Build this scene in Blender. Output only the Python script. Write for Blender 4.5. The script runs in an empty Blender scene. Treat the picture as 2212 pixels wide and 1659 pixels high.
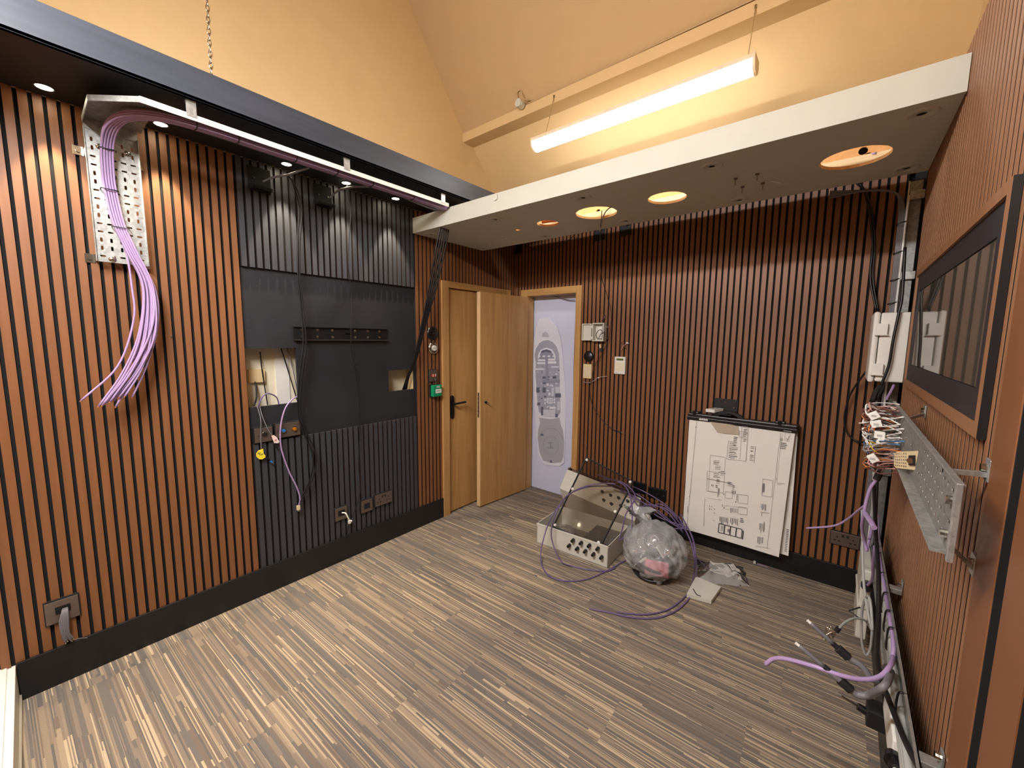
import bpy, bmesh, math, random
from mathutils import Vector, Matrix, Quaternion, noise
from mathutils.geometry import tessellate_polygon
random.seed(7)
V = Vector
# ------------------------------------------------------------------ camera
scn = bpy.context.scene
W, H, F = 2212, 1659, 866.61
YAW, PITCH, ROLL = math.radians(39.5718), math.radians(-6.5145), math.radians(0.57125)
CAM = V((2.70, 0.0, 1.62))
fw = V((-math.sin(YAW)*math.cos(PITCH), math.cos(YAW)*math.cos(PITCH), math.sin(PITCH)))
rt = V((math.cos(YAW), math.sin(YAW), 0)); up = rt.cross(fw)
rt, up = math.cos(ROLL)*rt+math.sin(ROLL)*up, -math.sin(ROLL)*rt+math.cos(ROLL)*up
cd = bpy.data.cameras.new('camera'); cam = bpy.data.objects.new('camera', cd)
scn.collection.objects.link(cam); scn.camera = cam
cd.sensor_width = 36; cd.lens = 36*F/W; cd.clip_start = 0.02; cd.clip_end = 60
M = Matrix((rt, up, -fw)).transposed().to_4x4(); M.translation = CAM
cam.matrix_world = M
def at(px, py, x=None, y=None, z=None):
    """survey helper: where the sight line of a photo pixel meets a real plane of the room"""
    d = fw + rt*((px-W/2)/F) - up*((py-H/2)/F)
    if x is not None: return CAM + d*((x-CAM.x)/d.x)
    if y is not None: return CAM + d*((y-CAM.y)/d.y)
    return CAM + d*((z-CAM.z)/d.z)
# ------------------------------------------------------------------ world, light, exposure
wd = bpy.data.worlds.new('world'); scn.world = wd; wd.use_nodes = True
wd.node_tree.nodes['Background'].inputs[0].default_value = (0.9, 0.8, 0.7, 1)
wd.node_tree.nodes['Background'].inputs[1].default_value = 0.05
scn.view_settings.view_transform = 'Standard'; scn.view_settings.look = 'None'
scn.view_settings.gamma = 1; scn.view_settings.use_curve_mapping = False
scn.view_settings.exposure = 1.5
LAMP = 42.0        # strip lamp diffuser strength
SPOT = 17.0         # soffit downlight watts
def spot_light(name, loc, watts, parent):
    l = bpy.data.lights.new(name, 'SPOT'); l.energy = watts; l.color = (1, 0.86, 0.66)
    l.spot_size = math.radians(54); l.spot_blend = 0.35; l.shadow_soft_size = 0.012
    o = bpy.data.objects.new(name, l); scn.collection.objects.link(o)
    o.parent = parent; o.location = loc
    return o
# ------------------------------------------------------------------ materials
def lin(h):
    if isinstance(h, str):
        h = [int(h[i:i+2], 16)/255 for i in (0, 2, 4)]
    return tuple(c/12.92 if c <= 0.04045 else ((c+0.055)/1.055)**2.4 for c in h) + (1,)
def nd(t, ty, **k):
    n = t.nodes.new(ty)
    for a, b in k.items():
        if a.startswith('i_'):
            key = a[2:]; n.inputs[int(key) if key.isdigit() else key.replace('_', ' ')].default_value = b
        else: setattr(n, a, b)
    return n
def mat(name, col, rough=0.6, metal=0.0, var=0.08, scale=(30, 30, 30), bump=0.0, spec=0.5, emit=None, estr=0, col2=None, detail=4):
    m = bpy.data.materials.new(name); m.use_nodes = True; t = m.node_tree; L = t.links
    b = t.nodes['Principled BSDF']
    b.inputs['Roughness'].default_value = rough; b.inputs['Metallic'].default_value = metal
    b.inputs['Specular IOR Level'].default_value = spec
    c = lin(col)
    tc = nd(t, 'ShaderNodeTexCoord'); mp = nd(t, 'ShaderNodeMapping'); mp.inputs['Scale'].default_value = scale
    nz = nd(t, 'ShaderNodeTexNoise', i_Scale=1.0, i_Detail=detail)
    L.new(tc.outputs['Object'], mp.inputs[0]); L.new(mp.outputs[0], nz.inputs['Vector'])
    rp = nd(t, 'ShaderNodeValToRGB')
    rp.color_ramp.elements[0].position = 0.3; rp.color_ramp.elements[1].position = 0.7
    if col2: c0, c1 = c, lin(col2)
    else:
        c0 = tuple(x*(1-var) for x in c[:3])+(1,); c1 = tuple(min(1, x*(1+var)) for x in c[:3])+(1,)
    rp.color_ramp.elements[0].color = c0; rp.color_ramp.elements[1].color = c1
    L.new(nz.outputs['Fac'], rp.inputs[0]); L.new(rp.outputs[0], b.inputs['Base Color'])
    if bump:
        bp = nd(t, 'ShaderNodeBump', i_Strength=bump, i_Distance=0.002)
        L.new(nz.outputs['Fac'], bp.inputs['Height']); L.new(bp.outputs[0], b.inputs['Normal'])
    if emit:
        b.inputs['Emission Color'].default_value = lin(emit); b.inputs['Emission Strength'].default_value = estr
    return m
def clear(name, tint, rough=0.05, ior=1.45, milk=0.0, milkcol='ffffff', bump=0.0, refl=0.9):
    m = bpy.data.materials.new(name); m.use_nodes = True; t = m.node_tree; L = t.links
    for n in list(t.nodes):
        if n.type == 'BSDF_PRINCIPLED': t.nodes.remove(n)
    out = t.nodes['Material Output']
    tr = nd(t, 'ShaderNodeBsdfTransparent'); tr.inputs[0].default_value = lin(tint)
    df = nd(t, 'ShaderNodeBsdfDiffuse'); df.inputs[0].default_value = lin(milkcol)
    gl = nd(t, 'ShaderNodeBsdfGlossy', i_Roughness=rough)
    fr = nd(t, 'ShaderNodeFresnel', i_IOR=ior)
    m1 = nd(t, 'ShaderNodeMixShader', i_0=milk); m2 = nd(t, 'ShaderNodeMixShader')
    ml = nd(t, 'ShaderNodeMath', operation='MULTIPLY'); ml.inputs[1].default_value = refl
    L.new(tr.outputs[0], m1.inputs[1]); L.new(df.outputs[0], m1.inputs[2])
    L.new(fr.outputs[0], ml.inputs[0]); L.new(ml.outputs[0], m2.inputs[0])
    L.new(m1.outputs[0], m2.inputs[1]); L.new(gl.outputs[0], m2.inputs[2]); L.new(m2.outputs[0], out.inputs[0])
    if bump:
        tc = nd(t, 'ShaderNodeTexCoord'); nz = nd(t, 'ShaderNodeTexNoise', i_Scale=13.0, i_Detail=2.0)
        bp = nd(t, 'ShaderNodeBump', i_Strength=bump, i_Distance=0.02)
        L.new(tc.outputs['Object'], nz.inputs['Vector']); L.new(nz.outputs['Fac'], bp.inputs['Height'])
        L.new(bp.outputs[0], gl.inputs['Normal']); L.new(bp.outputs[0], fr.inputs['Normal'])
    return m
def carpet():
    m = bpy.data.materials.new('striped_plank_carpet'); m.use_nodes = True; t = m.node_tree; L = t.links
    b = t.nodes['Principled BSDF']; b.inputs['Roughness'].default_value = 0.95
    b.inputs['Specular IOR Level'].default_value = 0.1
    tc = nd(t, 'ShaderNodeTexCoord'); mp = nd(t, 'ShaderNodeMapping'); mp.inputs['Rotation'].default_value[2] = math.radians(-2.5)
    L.new(tc.outputs['Object'], mp.inputs[0])
    sp = nd(t, 'ShaderNodeSeparateXYZ'); L.new(mp.outputs[0], sp.inputs[0])
    def mth(op, a, bb=None):
        n = nd(t, 'ShaderNodeMath', operation=op)
        for i, v in enumerate((a, bb)):
            if v is None: continue
            if isinstance(v, (int, float)): n.inputs[i].default_value = v
            else: L.new(v, n.inputs[i])
        return n.outputs[0]
    def wn(a, bb=None):
        n = nd(t, 'ShaderNodeTexWhiteNoise', noise_dimensions='2D'); c = nd(t, 'ShaderNodeCombineXYZ')
        L.new(a, c.inputs[0])
        if bb is not None: L.new(bb, c.inputs[1])
        L.new(c.outputs[0], n.inputs[0]); return n.outputs[0]
    X, Y = sp.outputs[0], sp.outputs[1]
    # each plank is 0.25 wide and 1.0 long, laid staggered
    prow = mth('FLOOR', mth('DIVIDE', Y, 0.25))
    px_ = mth('ADD', X, mth('MULTIPLY', wn(prow), 1.0))
    pcol = mth('FLOOR', mth('DIVIDE', px_, 1.0))
    pid = mth('ADD', mth('MULTIPLY', prow, 7.31), mth('MULTIPLY', pcol, 3.17))
    def layer(w, seglen, seed):
        r = mth('FLOOR', mth('DIVIDE', Y, w))
        r = mth('ADD', r, mth('MULTIPLY', pid, seed))
        off = mth('MULTIPLY', wn(r), seglen)
        s = mth('FLOOR', mth('DIVIDE', mth('ADD', X, off), seglen))
        return wn(r, s)
    wide = layer(0.0165, 0.8, 11.3); mid = layer(0.0083, 0.5, 5.7); thin = layer(0.0042, 0.8, 2.9)
    sel = mth('GREATER_THAN', layer(0.0165, 0.6, 17.7), 0.40)
    sel2 = mth('GREATER_THAN', layer(0.0125, 0.7, 23.1), 0.45)
    mx1 = mth('ADD', mth('MULTIPLY', mth('MULTIPLY', wide, 0.76), mth('SUBTRACT', 1.0, sel)), mth('MULTIPLY', mth('MULTIPLY', mid, 0.86), sel))
    mx = mth('ADD', mth('MULTIPLY', mx1, mth('SUBTRACT', 1.0, sel2)), mth('MULTIPLY', thin, sel2))
    rp = nd(t, 'ShaderNodeValToRGB'); rp.color_ramp.interpolation = 'CONSTANT'
    cols = [(0, '766e66'), (0.15, '8b7d6e'), (0.32, '7c6e61'), (0.46, '978672'), (0.58, '6d6862'), (0.68, 'a6947a'), (0.78, 'c2ae8f'), (0.93, '8d7d6c')]
    e = rp.color_ramp.elements
    e[0].position, e[0].color = cols[0][0], lin(cols[0][1]); e[1].position, e[1].color = cols[1][0], lin(cols[1][1])
    for p, c in cols[2:]:
        q = e.new(p); q.color = lin(c)
    L.new(mx, rp.inputs[0])
    nz = nd(t, 'ShaderNodeTexNoise', i_Scale=420.0, i_Detail=2.0); L.new(tc.outputs['Object'], nz.inputs['Vector'])
    mr = nd(t, 'ShaderNodeMapRange', i_1=0.3, i_2=0.7, i_3=0.82, i_4=1.14); L.new(nz.outputs['Fac'], mr.inputs[0])
    vm = nd(t, 'ShaderNodeVectorMath', operation='SCALE'); L.new(rp.outputs[0], vm.inputs[0]); L.new(mr.outputs[0], vm.inputs['Scale'])
    L.new(vm.outputs[0], b.inputs['Base Color'])
    bp = nd(t, 'ShaderNodeBump', i_Strength=0.5, i_Distance=0.003); L.new(nz.outputs['Fac'], bp.inputs['Height']); L.new(bp.outputs[0], b.inputs['Normal'])
    return m
def galv(name, col='b9bcb8', rough=0.42):
    m = bpy.data.materials.new(name); m.use_nodes = True; t = m.node_tree; L = t.links
    b = t.nodes['Principled BSDF']; b.inputs['Metallic'].default_value = 0.75; b.inputs['Roughness'].default_value = rough
    tc = nd(t, 'ShaderNodeTexCoord'); vo = nd(t, 'ShaderNodeTexVoronoi', i_Scale=90.0)
    L.new(tc.outputs['Object'], vo.inputs['Vector'])
    mr = nd(t, 'ShaderNodeMapRange', i_3=0.78, i_4=1.12); sx = nd(t, 'ShaderNodeSeparateColor'); L.new(vo.outputs['Color'], sx.inputs[0]); L.new(sx.outputs[0], mr.inputs[0])
    vm = nd(t, 'ShaderNodeVectorMath', operation='SCALE'); vm.inputs[0].default_value = lin(col)[:3]; L.new(mr.outputs[0], vm.inputs['Scale'])
    L.new(vm.outputs[0], b.inputs['Base Color'])
    return m
def oak(name, c0, c1, axis=2):
    m = bpy.data.materials.new(name); m.use_nodes = True; t = m.node_tree; L = t.links
    b = t.nodes['Principled BSDF']; b.inputs['Roughness'].default_value = 0.42
    tc = nd(t, 'ShaderNodeTexCoord'); mp = nd(t, 'ShaderNodeMapping')
    s = [14, 14, 14]; s[axis] = 0.8; mp.inputs['Scale'].default_value = s
    L.new(tc.outputs['Object'], mp.inputs[0])
    n1 = nd(t, 'ShaderNodeTexNoise', i_Scale=1.0, i_Detail=6.0, i_Distortion=1.2); L.new(mp.outputs[0], n1.inputs['Vector'])
    mp2 = nd(t, 'ShaderNodeMapping'); s2 = [220, 220, 220]; s2[axis] = 5; mp2.inputs['Scale'].default_value = s2
    L.new(tc.outputs['Object'], mp2.inputs[0])
    n2 = nd(t, 'ShaderNodeTexNoise', i_Scale=1.0, i_Detail=2.0); L.new(mp2.outputs[0], n2.inputs['Vector'])
    a = nd(t, 'ShaderNodeMath', operation='MULTIPLY_ADD'); L.new(n2.outputs['Fac'], a.inputs[0]); a.inputs[1].default_value = 0.45; L.new(n1.outputs['Fac'], a.inputs[2])
    mr = nd(t, 'ShaderNodeMapRange', i_1=0.5, i_2=0.95); L.new(a.outputs[0], mr.inputs[0])
    rp = nd(t, 'ShaderNodeValToRGB'); rp.color_ramp.elements[0].color = lin(c0); rp.color_ramp.elements[1].color = lin(c1)
    L.new(mr.outputs[0], rp.inputs[0]); L.new(rp.outputs[0], b.inputs['Base Color'])
    return m
MT = dict(
    carpet=carpet(),
    slat=mat('brown_slat_laminate', '80522f', 0.5, var=0.10, scale=(40, 40, 3)),
    stile=mat('brown_laminate_board', '7c4f30', 0.45, var=0.06, scale=(10, 10, 2)),
    slatr=mat('right_slat_laminate', '926747', 0.5, var=0.10, scale=(40, 40, 3)),
    slatside=mat('dark_board_edge', '33211a', 0.8, var=0.1),
    felt=mat('black_acoustic_felt', '0e0d0d', 0.95, var=0.2, scale=(200, 200, 200)),
    bslat=mat('black_slat_laminate', '3b3d42', 0.5, var=0.12, scale=(60, 60, 3)),
    board=mat('black_painted_board', '24252a', 0.55, var=0.10, scale=(6, 6, 6)),
    skirt=mat('black_painted_skirting', '17181a', 0.4, var=0.15, scale=(9, 9, 9)),
    soffit=mat('black_soffit_paint', '1a1c21', 0.6, var=0.1, scale=(6, 6, 6)),
    fascia=mat('dark_grey_fascia_paint', '3a3f48', 0.45, var=0.15, scale=(12, 3, 40)),
    peach=mat('peach_wall_paint', 'd9ba88', 0.85, var=0.02, scale=(8, 8, 8)),
    peach_shaded=mat('shaded_peach_paint', 'c2a276', 0.9, var=0.02, scale=(8, 8, 8)),  # upper slopes: their weaker light is put into a darker peach
    raft=mat('off_white_board', 'c4c3b4', 0.6, var=0.02, scale=(7, 7, 7)),
    mdf=mat('raw_board_edge', 'd9a468', 0.8, var=0.08, scale=(60, 60, 60)),
    pine=oak('pine_timber', 'd9b981', 'efd9ae', 0),
    stud=oak('pine_stud', 'd4b27a', 'ecd4a3', 2),
    oak=oak('oak_veneer', 'a87d48', 'c89c60', 2),
    oakh=oak('oak_veneer_across', 'a87d48', 'be9258', 0),
    oaky=oak('oak_veneer_along', 'a87d48', 'be9258', 1),
    oakedge=oak('oak_lipping', 'cdab78', 'dfc294', 2),
    cream=mat('cream_plasterboard', 'e6dcc0', 0.8, var=0.03),
    white=mat('white_plastic', 'e4e2d8', 0.4, var=0.02),
    whitep=mat('white_gloss_paint', 'ece8dc', 0.4, var=0.02),
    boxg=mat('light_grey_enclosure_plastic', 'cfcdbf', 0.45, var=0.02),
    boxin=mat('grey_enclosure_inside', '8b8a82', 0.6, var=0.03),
    black=mat('black_plastic', '111114', 0.35, var=0.1),
    blackm=mat('black_matt_plastic', '17171a', 0.6, var=0.1),
    cable=mat('black_cable_sheath', '141416', 0.4, var=0.1),
    gcable=mat('grey_cable_sheath', '6f6d70', 0.5, var=0.06),
    lgcable=mat('light_grey_cable_sheath', 'a3a49e', 0.5, var=0.06),
    purple=mat('violet_cable_sheath', 'a58cb4', 0.4, var=0.05),
    dpurple=mat('dark_violet_cable_sheath', '6a5880', 0.4, var=0.05),
    galv=galv('galvanised_steel'), galvd=galv('galvanised_steel_dull', '9a9c98', 0.5),
    chrome=mat('polished_steel', 'c9c5b8', 0.18, 1.0, var=0.05),
    steel=mat('brushed_nickel_plate', '7d6f66', 0.42, 0.75, var=0.08, scale=(4, 4, 200)),
    gold=mat('orange_metal_connector', 'd98a1c', 0.3, 0.6, var=0.1),
    blue=mat('blue_plastic', '2a6aa8', 0.4), red=mat('red_plastic', 'b5301f', 0.4),
    green=mat('green_plastic', '128a5c', 0.35, var=0.04),
    yellow=mat('yellow_tape', 'f2dc3a', 0.6, var=0.06),
    pinkt=mat('white_pink_tape', 'ecc9bd', 0.6, col2='f2ece4'),
    pink=mat('pink_foam', 'd77f86', 0.8, var=0.1, bump=0.3),
    paper=mat('white_paper', 'ece9df', 0.8, var=0.015, scale=(5, 5, 5), bump=0.1),
    ink=mat('grey_ink', '77777a', 0.8), inkd=mat('dark_ink', '33333a', 0.8), inkl=mat('light_ink', 'b0afac', 0.8),
    tape=mat('brown_paper_tape', 'b8a893', 0.6, var=0.05),
    lcd=mat('lcd_screen', '5e6a2c', 0.3),
    poster=mat('pale_blue_print', 'c9cfe6', 0.55, var=0.015, scale=(3, 3, 3)),
    dark=mat('dark_void', '0b0b0c', 0.95, var=0.1),
    hole=mat('black_opening', '050505', 0.95, var=0.1),
    glass=clear('window_glass', '8f8d84', 0.02, 2.2, 0.25, 'a39d8c', refl=1.0),
    smoke=clear('smoke_tinted_plastic', 'ebe6e0', 0.06, 1.45, 0.02, '8c8682', refl=0.7),
    bag=clear('clear_polythene', 'fafafa', 0.12, 1.5, 0.25, 'f8fafa', bump=0.6, refl=0.6),
    bag2=clear('milky_polythene', 'f0f0f0', 0.2, 1.5, 0.42, 'd5d8d6', bump=0.6),
    comb=mat('cream_plastic', 'dcc89c', 0.5, var=0.03),
    light=mat('lit_diffuser', 'ffffff', 0.5, emit='f0eff2', estr=LAMP*0.27),
    light2=mat('lit_diffuser_near', 'ffffff', 0.5, emit='f0eff2', estr=LAMP*2.45),
    spotglow=mat('lit_downlight_lens', 'ffffff', 0.5, emit='fff0d0', estr=18),
    lampend=mat('lamp_end_cap', 'e3d3b4', 0.4), cord=mat('clear_cord', 'b99c70', 0.4),
    alcove=mat('black_alcove_paint', '0c0d10', 0.8, var=0.1),
)
for k, c in dict(w_white='e6e3dc', w_blue='4a6f92', w_brown='6d4438', w_orange='c8743c', w_yellow='cfa436', w_grey='8c8c8c', w_pink='c99a8e').items():
    MT[k] = mat('wire_'+k[2:], c, 0.5)
# ------------------------------------------------------------------ mesh builder
def catmull(pts, n=10):
    pts = [V(p) for p in pts]
    if len(pts) < 3: return pts
    P = [pts[0]*2-pts[1]] + pts + [pts[-1]*2-pts[-2]]
    out = []
    for i in range(1, len(P)-2):
        a, b, c, d = P[i-1:i+3]
        for k in range(n):
            t = k/n
            out.append(0.5*((2*b)+(c-a)*t+(2*a-5*b+4*c-d)*t*t+(3*b-a-3*c+d)*t**3))
    out.append(pts[-1]); return out
class MB:
    def __init__(s): s.v = []; s.f = []; s.m = []; s.mats = []; s.sm = []
    def mi(s, m):
        if m not in s.mats: s.mats.append(m)
        return s.mats.index(m)
    def add(s, vs, fs, m, smooth=False):
        o = len(s.v); s.v += [V(v) for v in vs]; k = s.mi(m)
        for f in fs: s.f.append([i+o for i in f]); s.m.append(k); s.sm.append(smooth)
        return s
    def bm(s, b, m, smooth=False, T=None):
        b.verts.index_update()
        return s.add([(T @ v.co if T else v.co) for v in b.verts], [[v.index for v in f.verts] for f in b.faces], m, smooth)
    def box(s, lo, hi, m, bev=0.0, T=None, seg=2):
        lo, hi = V(lo), V(hi)
        lo, hi = V(map(min, lo, hi)), V(map(max, lo, hi))
        if bev:
            b = bmesh.new(); bmesh.ops.create_cube(b, size=1)
            for v in b.verts: v.co = V([(lo[i]+hi[i])/2+v.co[i]*(hi[i]-lo[i]) for i in range(3)])
            bmesh.ops.bevel(b, geom=b.edges[:], offset=bev, segments=seg, affect='EDGES', profile=0.5)
            s.bm(b, m, False, T); b.free(); return s
        c = [V((x, y, z)) for x in (lo.x, hi.x) for y in (lo.y, hi.y) for z in (lo.z, hi.z)]
        return s.hexa([c[0], c[4], c[6], c[2], c[1], c[5], c[7], c[3]], m, T)
    def hexa(s, c, m, T=None):
        if T: c = [T @ V(p) for p in c]
        return s.add(c, [(0, 3, 2, 1), (4, 5, 6, 7), (0, 1, 5, 4), (1, 2, 6, 5), (2, 3, 7, 6), (3, 0, 4, 7)], m)
    def tube(s, pts, r, m, n=8, smooth=10, caps=True):
        p = catmull(pts, smooth) if smooth else [V(q) for q in pts]
        p = [q for i, q in enumerate(p) if i == 0 or (q-p[i-1]).length > 1e-6]
        rs = r if callable(r) else (lambda t: r)
        vs = []; nrm = None
        for i, q in enumerate(p):
            t = (p[min(i+1, len(p)-1)]-p[max(i-1, 0)]).normalized()
            if nrm is None:
                nrm = t.orthogonal().normalized()
            nrm = (nrm-t*nrm.dot(t))
            nrm = nrm.normalized() if nrm.length > 1e-6 else t.orthogonal().normalized()
            bn = t.cross(nrm); rr = rs(i/(len(p)-1))
            for k in range(n):
                a = 2*math.pi*k/n; vs.append(q+(nrm*math.cos(a)+bn*math.sin(a))*rr)
        fs = [(i*n+k, i*n+(k+1) % n, (i+1)*n+(k+1) % n, (i+1)*n+k) for i in range(len(p)-1) for k in range(n)]
        s.add(vs, fs, m, True)
        if caps:
            s.add(vs[:n], [tuple(reversed(range(n)))], m); s.add(vs[-n:], [tuple(range(n))], m)
        return s
    def cyl(s, a, b, r, m, n=20, r2=None):
        a, b = V(a), V(b); r2 = r if r2 is None else r2
        return s.lathe(a, b-a, [(0, 0), (r, 0), (r2, (b-a).length), (0, (b-a).length)], m, n)
    def lathe(s, o, ax, prof, m, n=24, smooth=False):
        o = V(o); t = V(ax).normalized(); u = t.orthogonal().normalized(); w = t.cross(u)
        vs = []; fs = []
        for r, h in prof:
            for k in range(n):
                a = 2*math.pi*k/n; vs.append(o+t*h+(u*math.cos(a)+w*math.sin(a))*max(r, 1e-5))
        for i in range(len(prof)-1):
            for k in range(n): fs.append((i*n+k, i*n+(k+1) % n, (i+1)*n+(k+1) % n, (i+1)*n+k))
        return s.add(vs, fs, m, smooth)
    def ball(s, c, r, m, sc=(1, 1, 1), n=2):
        b = bmesh.new(); bmesh.ops.create_icosphere(b, subdivisions=n, radius=r)
        T = Matrix.Translation(V(c)) @ Matrix.Diagonal((*sc, 1)); s.bm(b, m, True, T); b.free(); return s
    def poly(s, pts, m):
        return s.add(pts, [tuple(range(len(pts)))], m)
    def plate(s, outer, holes, fn, th, m, mside=None):
        """flat sheet with real holes: 2-D loops in (a, b), fn(a, b, c) -> world, thickness th along c"""
        loops = [outer]+holes
        tris = tessellate_polygon([[V((a, b, 0)) for a, b in lp] for lp in loops])
        flat = [p for lp in loops for p in lp]; n = len(flat)
        vs = [fn(a, b, 0) for a, b in flat]+[fn(a, b, th) for a, b in flat]
        s.add(vs, [tuple(t) for t in tris]+[tuple(i+n for i in reversed(t)) for t in tris], m)
        o = 0; fs = []
        for lp in loops:
            k = len(lp)
            fs += [(o+i, o+(i+1) % k, o+(i+1) % k+n, o+i+n) for i in range(k)]; o += k
        return s.add(vs, fs, mside or m)
    def build(s, name, parent=None, loc=None):
        base = V(parent['_o']) if parent else (V(loc) if loc is not None else None)
        if base is None:
            xs = [[v[i] for v in s.v] for i in range(3)]
            base = V(((min(xs[0])+max(xs[0]))/2, (min(xs[1])+max(xs[1]))/2, min(xs[2])))
        me = bpy.data.meshes.new(name)
        me.from_pydata([v-base for v in s.v], [], s.f)
        for m in s.mats: me.materials.append(m)
        me.polygons.foreach_set('material_index', s.m); me.polygons.foreach_set('use_smooth', s.sm)
        me.update()
        b = bmesh.new(); b.from_mesh(me); bmesh.ops.remove_doubles(b, verts=b.verts, dist=1e-6)
        bmesh.ops.recalc_face_normals(b, faces=b.faces); b.to_mesh(me); b.free()
        o = bpy.data.objects.new(name, me); scn.collection.objects.link(o)
        o['_o'] = list(base)
        if parent: o.parent = parent
        else: o.location = base
        return o
def thing(name, label, cat, loc, group=None):
    o = bpy.data.objects.new(name, None); scn.collection.objects.link(o); o.empty_display_size = 0.05
    o.location = loc; o['_o'] = list(loc); return tag(o, label, cat, group)
def tag(o, label, cat, group=None, kind=None):
    o['label'] = label; o['category'] = cat
    if group: o['group'] = group
    if kind: o['kind'] = kind
    return o
def struct(o): o['kind'] = 'structure'; return o
def one(mb, name, label, cat, group=None): return tag(mb.build(name), label, cat, group)
def circ(cx, cy, r, n=40, ry=None, ph=0):
    return [(cx+r*math.cos(2*math.pi*i/n+ph), cy+(ry or r)*math.sin(2*math.pi*i/n+ph)) for i in range(n)]
def slot(cx, cy, w, h):
    out = []
    r = min(w, h)/2
    if w >= h:
        for k in range(5): a = -math.pi/2+math.pi*k/4; out.append((cx+w/2-r+r*math.cos(a), cy+r*math.sin(a)))
        for k in range(5): a = math.pi/2+math.pi*k/4; out.append((cx-w/2+r+r*math.cos(a), cy+r*math.sin(a)))
    else:
        for k in range(5): a = math.pi*k/4; out.append((cx+r*math.cos(a), cy+h/2-r+r*math.sin(a)))
        for k in range(5): a = math.pi+math.pi*k/4; out.append((cx+r*math.cos(a), cy-h/2+r+r*math.sin(a)))
    return out
def rect(a0, b0, a1, b1): return [(a0, b0), (a1, b0), (a1, b1), (a0, b1)]
def text(mb, body, size, T, m, depth=0.0004):
    cu = bpy.data.curves.new('lettering', 'FONT'); cu.body = body; cu.size = size; cu.extrude = depth
    cu.align_x = 'CENTER'; cu.align_y = 'CENTER'
    o = bpy.data.objects.new('lettering', cu); scn.collection.objects.link(o)
    dg = bpy.context.evaluated_depsgraph_get(); me = bpy.data.meshes.new_from_object(o.evaluated_get(dg))
    mb.add([T @ v.co for v in me.vertices], [tuple(p.vertices) for p in me.polygons], m)
    bpy.data.objects.remove(o); bpy.data.curves.remove(cu); bpy.data.meshes.remove(me)
# frames for text: on left wall (faces +x), back wall (faces -y)
def TL(p): return Matrix.Translation(p) @ Matrix(((0, 0, 1), (1, 0, 0), (0, 1, 0))).to_4x4()
def TB(p): return Matrix.Translation(p) @ Matrix(((1, 0, 0), (0, 0, -1), (0, 1, 0))).to_4x4()
# ================================================================== SETTING
XR, YB, ZS = 2.94, 3.31, 2.62        # right panel plane, back slat plane, soffit height
P40 = 0.0403
struct(MB().box((-0.6, -1.6, -0.1), (3.7, 4.6, 0), MT['carpet']).build('floor', loc=(0, 0, 0)))
# --- left wall: felt backing with real openings, slats, flat board
wl = struct(MB().box((-0.24, -1.2, 0), (-0.22, 3.6, ZS), MT['cream'])
            .box((-0.30, -1.2, ZS), (0.0, 3.6, 6.0), MT['peach']).build('wall_left', loc=(0, 0, 0)))
win1 = rect(0.822, 1.190, 1.108, 1.545); win2 = rect(1.784, 1.195, 2.026, 1.360)
mp = lambda a, b, c: V((c, a, b))
MB().plate(rect(0.822, 0.96, 2.03, 2.025), [win1, win2], mp, -0.018, MT['board']).build('flat_board', wl)
scf = MB(); scm = mat('pale_scuff', '55565a', 0.7); rs = random.Random(2)
for cy_, cz_ in ((0.90, 1.90), (0.905, 1.94), (1.25, 1.70), (1.40, 1.82), (1.15, 1.10), (0.87, 1.12), (1.96, 1.14), (1.50, 1.45), (1.18, 1.50), (1.70, 1.90)):
    for k_ in range(3):
        y_, z_ = cy_+rs.uniform(-.02, .02), cz_+rs.uniform(-.03, .03); a_ = rs.uniform(0, 3.1); l_ = rs.uniform(.01, .035)
        dy_, dz_ = l_*math.cos(a_), l_*math.sin(a_); scf.poly([V((-0.0206, y_, z_)), V((-0.0206, y_+dy_, z_+dz_)), V((-0.0206, y_+dy_+.0008, z_+dz_-.001)), V((-0.0206, y_+.0012, z_-.0012))], scm)
scf.build('scuff_marks', wl)
for v in bpy.data.objects['flat_board'].data.vertices: v.co.x -= 0.021
b = MB()
def felt(b, y0, y1, z0, z1): b.box((-0.055, y0, z0), (-0.012, y1, z1), MT['felt'])
def slat(b, lo, hi, ax, face, m, side):
    """one slat: laminated face, darker board sides; ax = normal axis (0 or 1), face = +1/-1"""
    lo, hi = V(lo), V(hi); t = 0.0016
    f0, f1 = V(lo), V(hi); c0, c1 = V(lo), V(hi)
    if face > 0: f0[ax] = hi[ax]-t; c1[ax] = hi[ax]-t
    else: f1[ax] = lo[ax]+t; c0[ax] = lo[ax]+t
    b.box(c0, c1, side); b.box(f0, f1, m)
def slatsY(b, y0, y1, z0, z1, x0, x1, m, pitch=P40, w=0.0275, face=1, side=None):
    n = int(round((y1-y0)/pitch))
    for i in range(n):
        a = y0+i*pitch+(pitch-w)/2
        slat(b, (x0, a, z0), (x1, a+w, z1), 0, face, m, side or MT['slatside'])
felt(b, -1.2, 0.818, 0.0, ZS); slatsY(b, 0.820-50*P40, 0.820, 0.15, ZS, -0.012, 0, MT['slat'])
felt(b, 2.034, 2.335, 0.0, ZS); slatsY(b, 2.032, 2.032+7*P40, 0.15, ZS, -0.012, 0, MT['slat'])
felt(b, 2.30, YB+0.05, 2.09, ZS); slatsY(b, 2.032+7*P40, 2.032+32*P40, 2.10, ZS, -0.012, 0, MT['slat'])
felt(b, 3.17, YB+0.05, 0.0, 2.10); slatsY(b, 3.20, 3.32, 0.15, 2.10, -0.012, 0, MT['slat'])
b.build('brown_slat_panelling', wl)
b = MB()
felt(b, 0.822, 2.03, 2.017, ZS); slatsY(b, 0.822, 2.03, 2.017, ZS, -0.012, 0, MT['bslat'])
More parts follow.
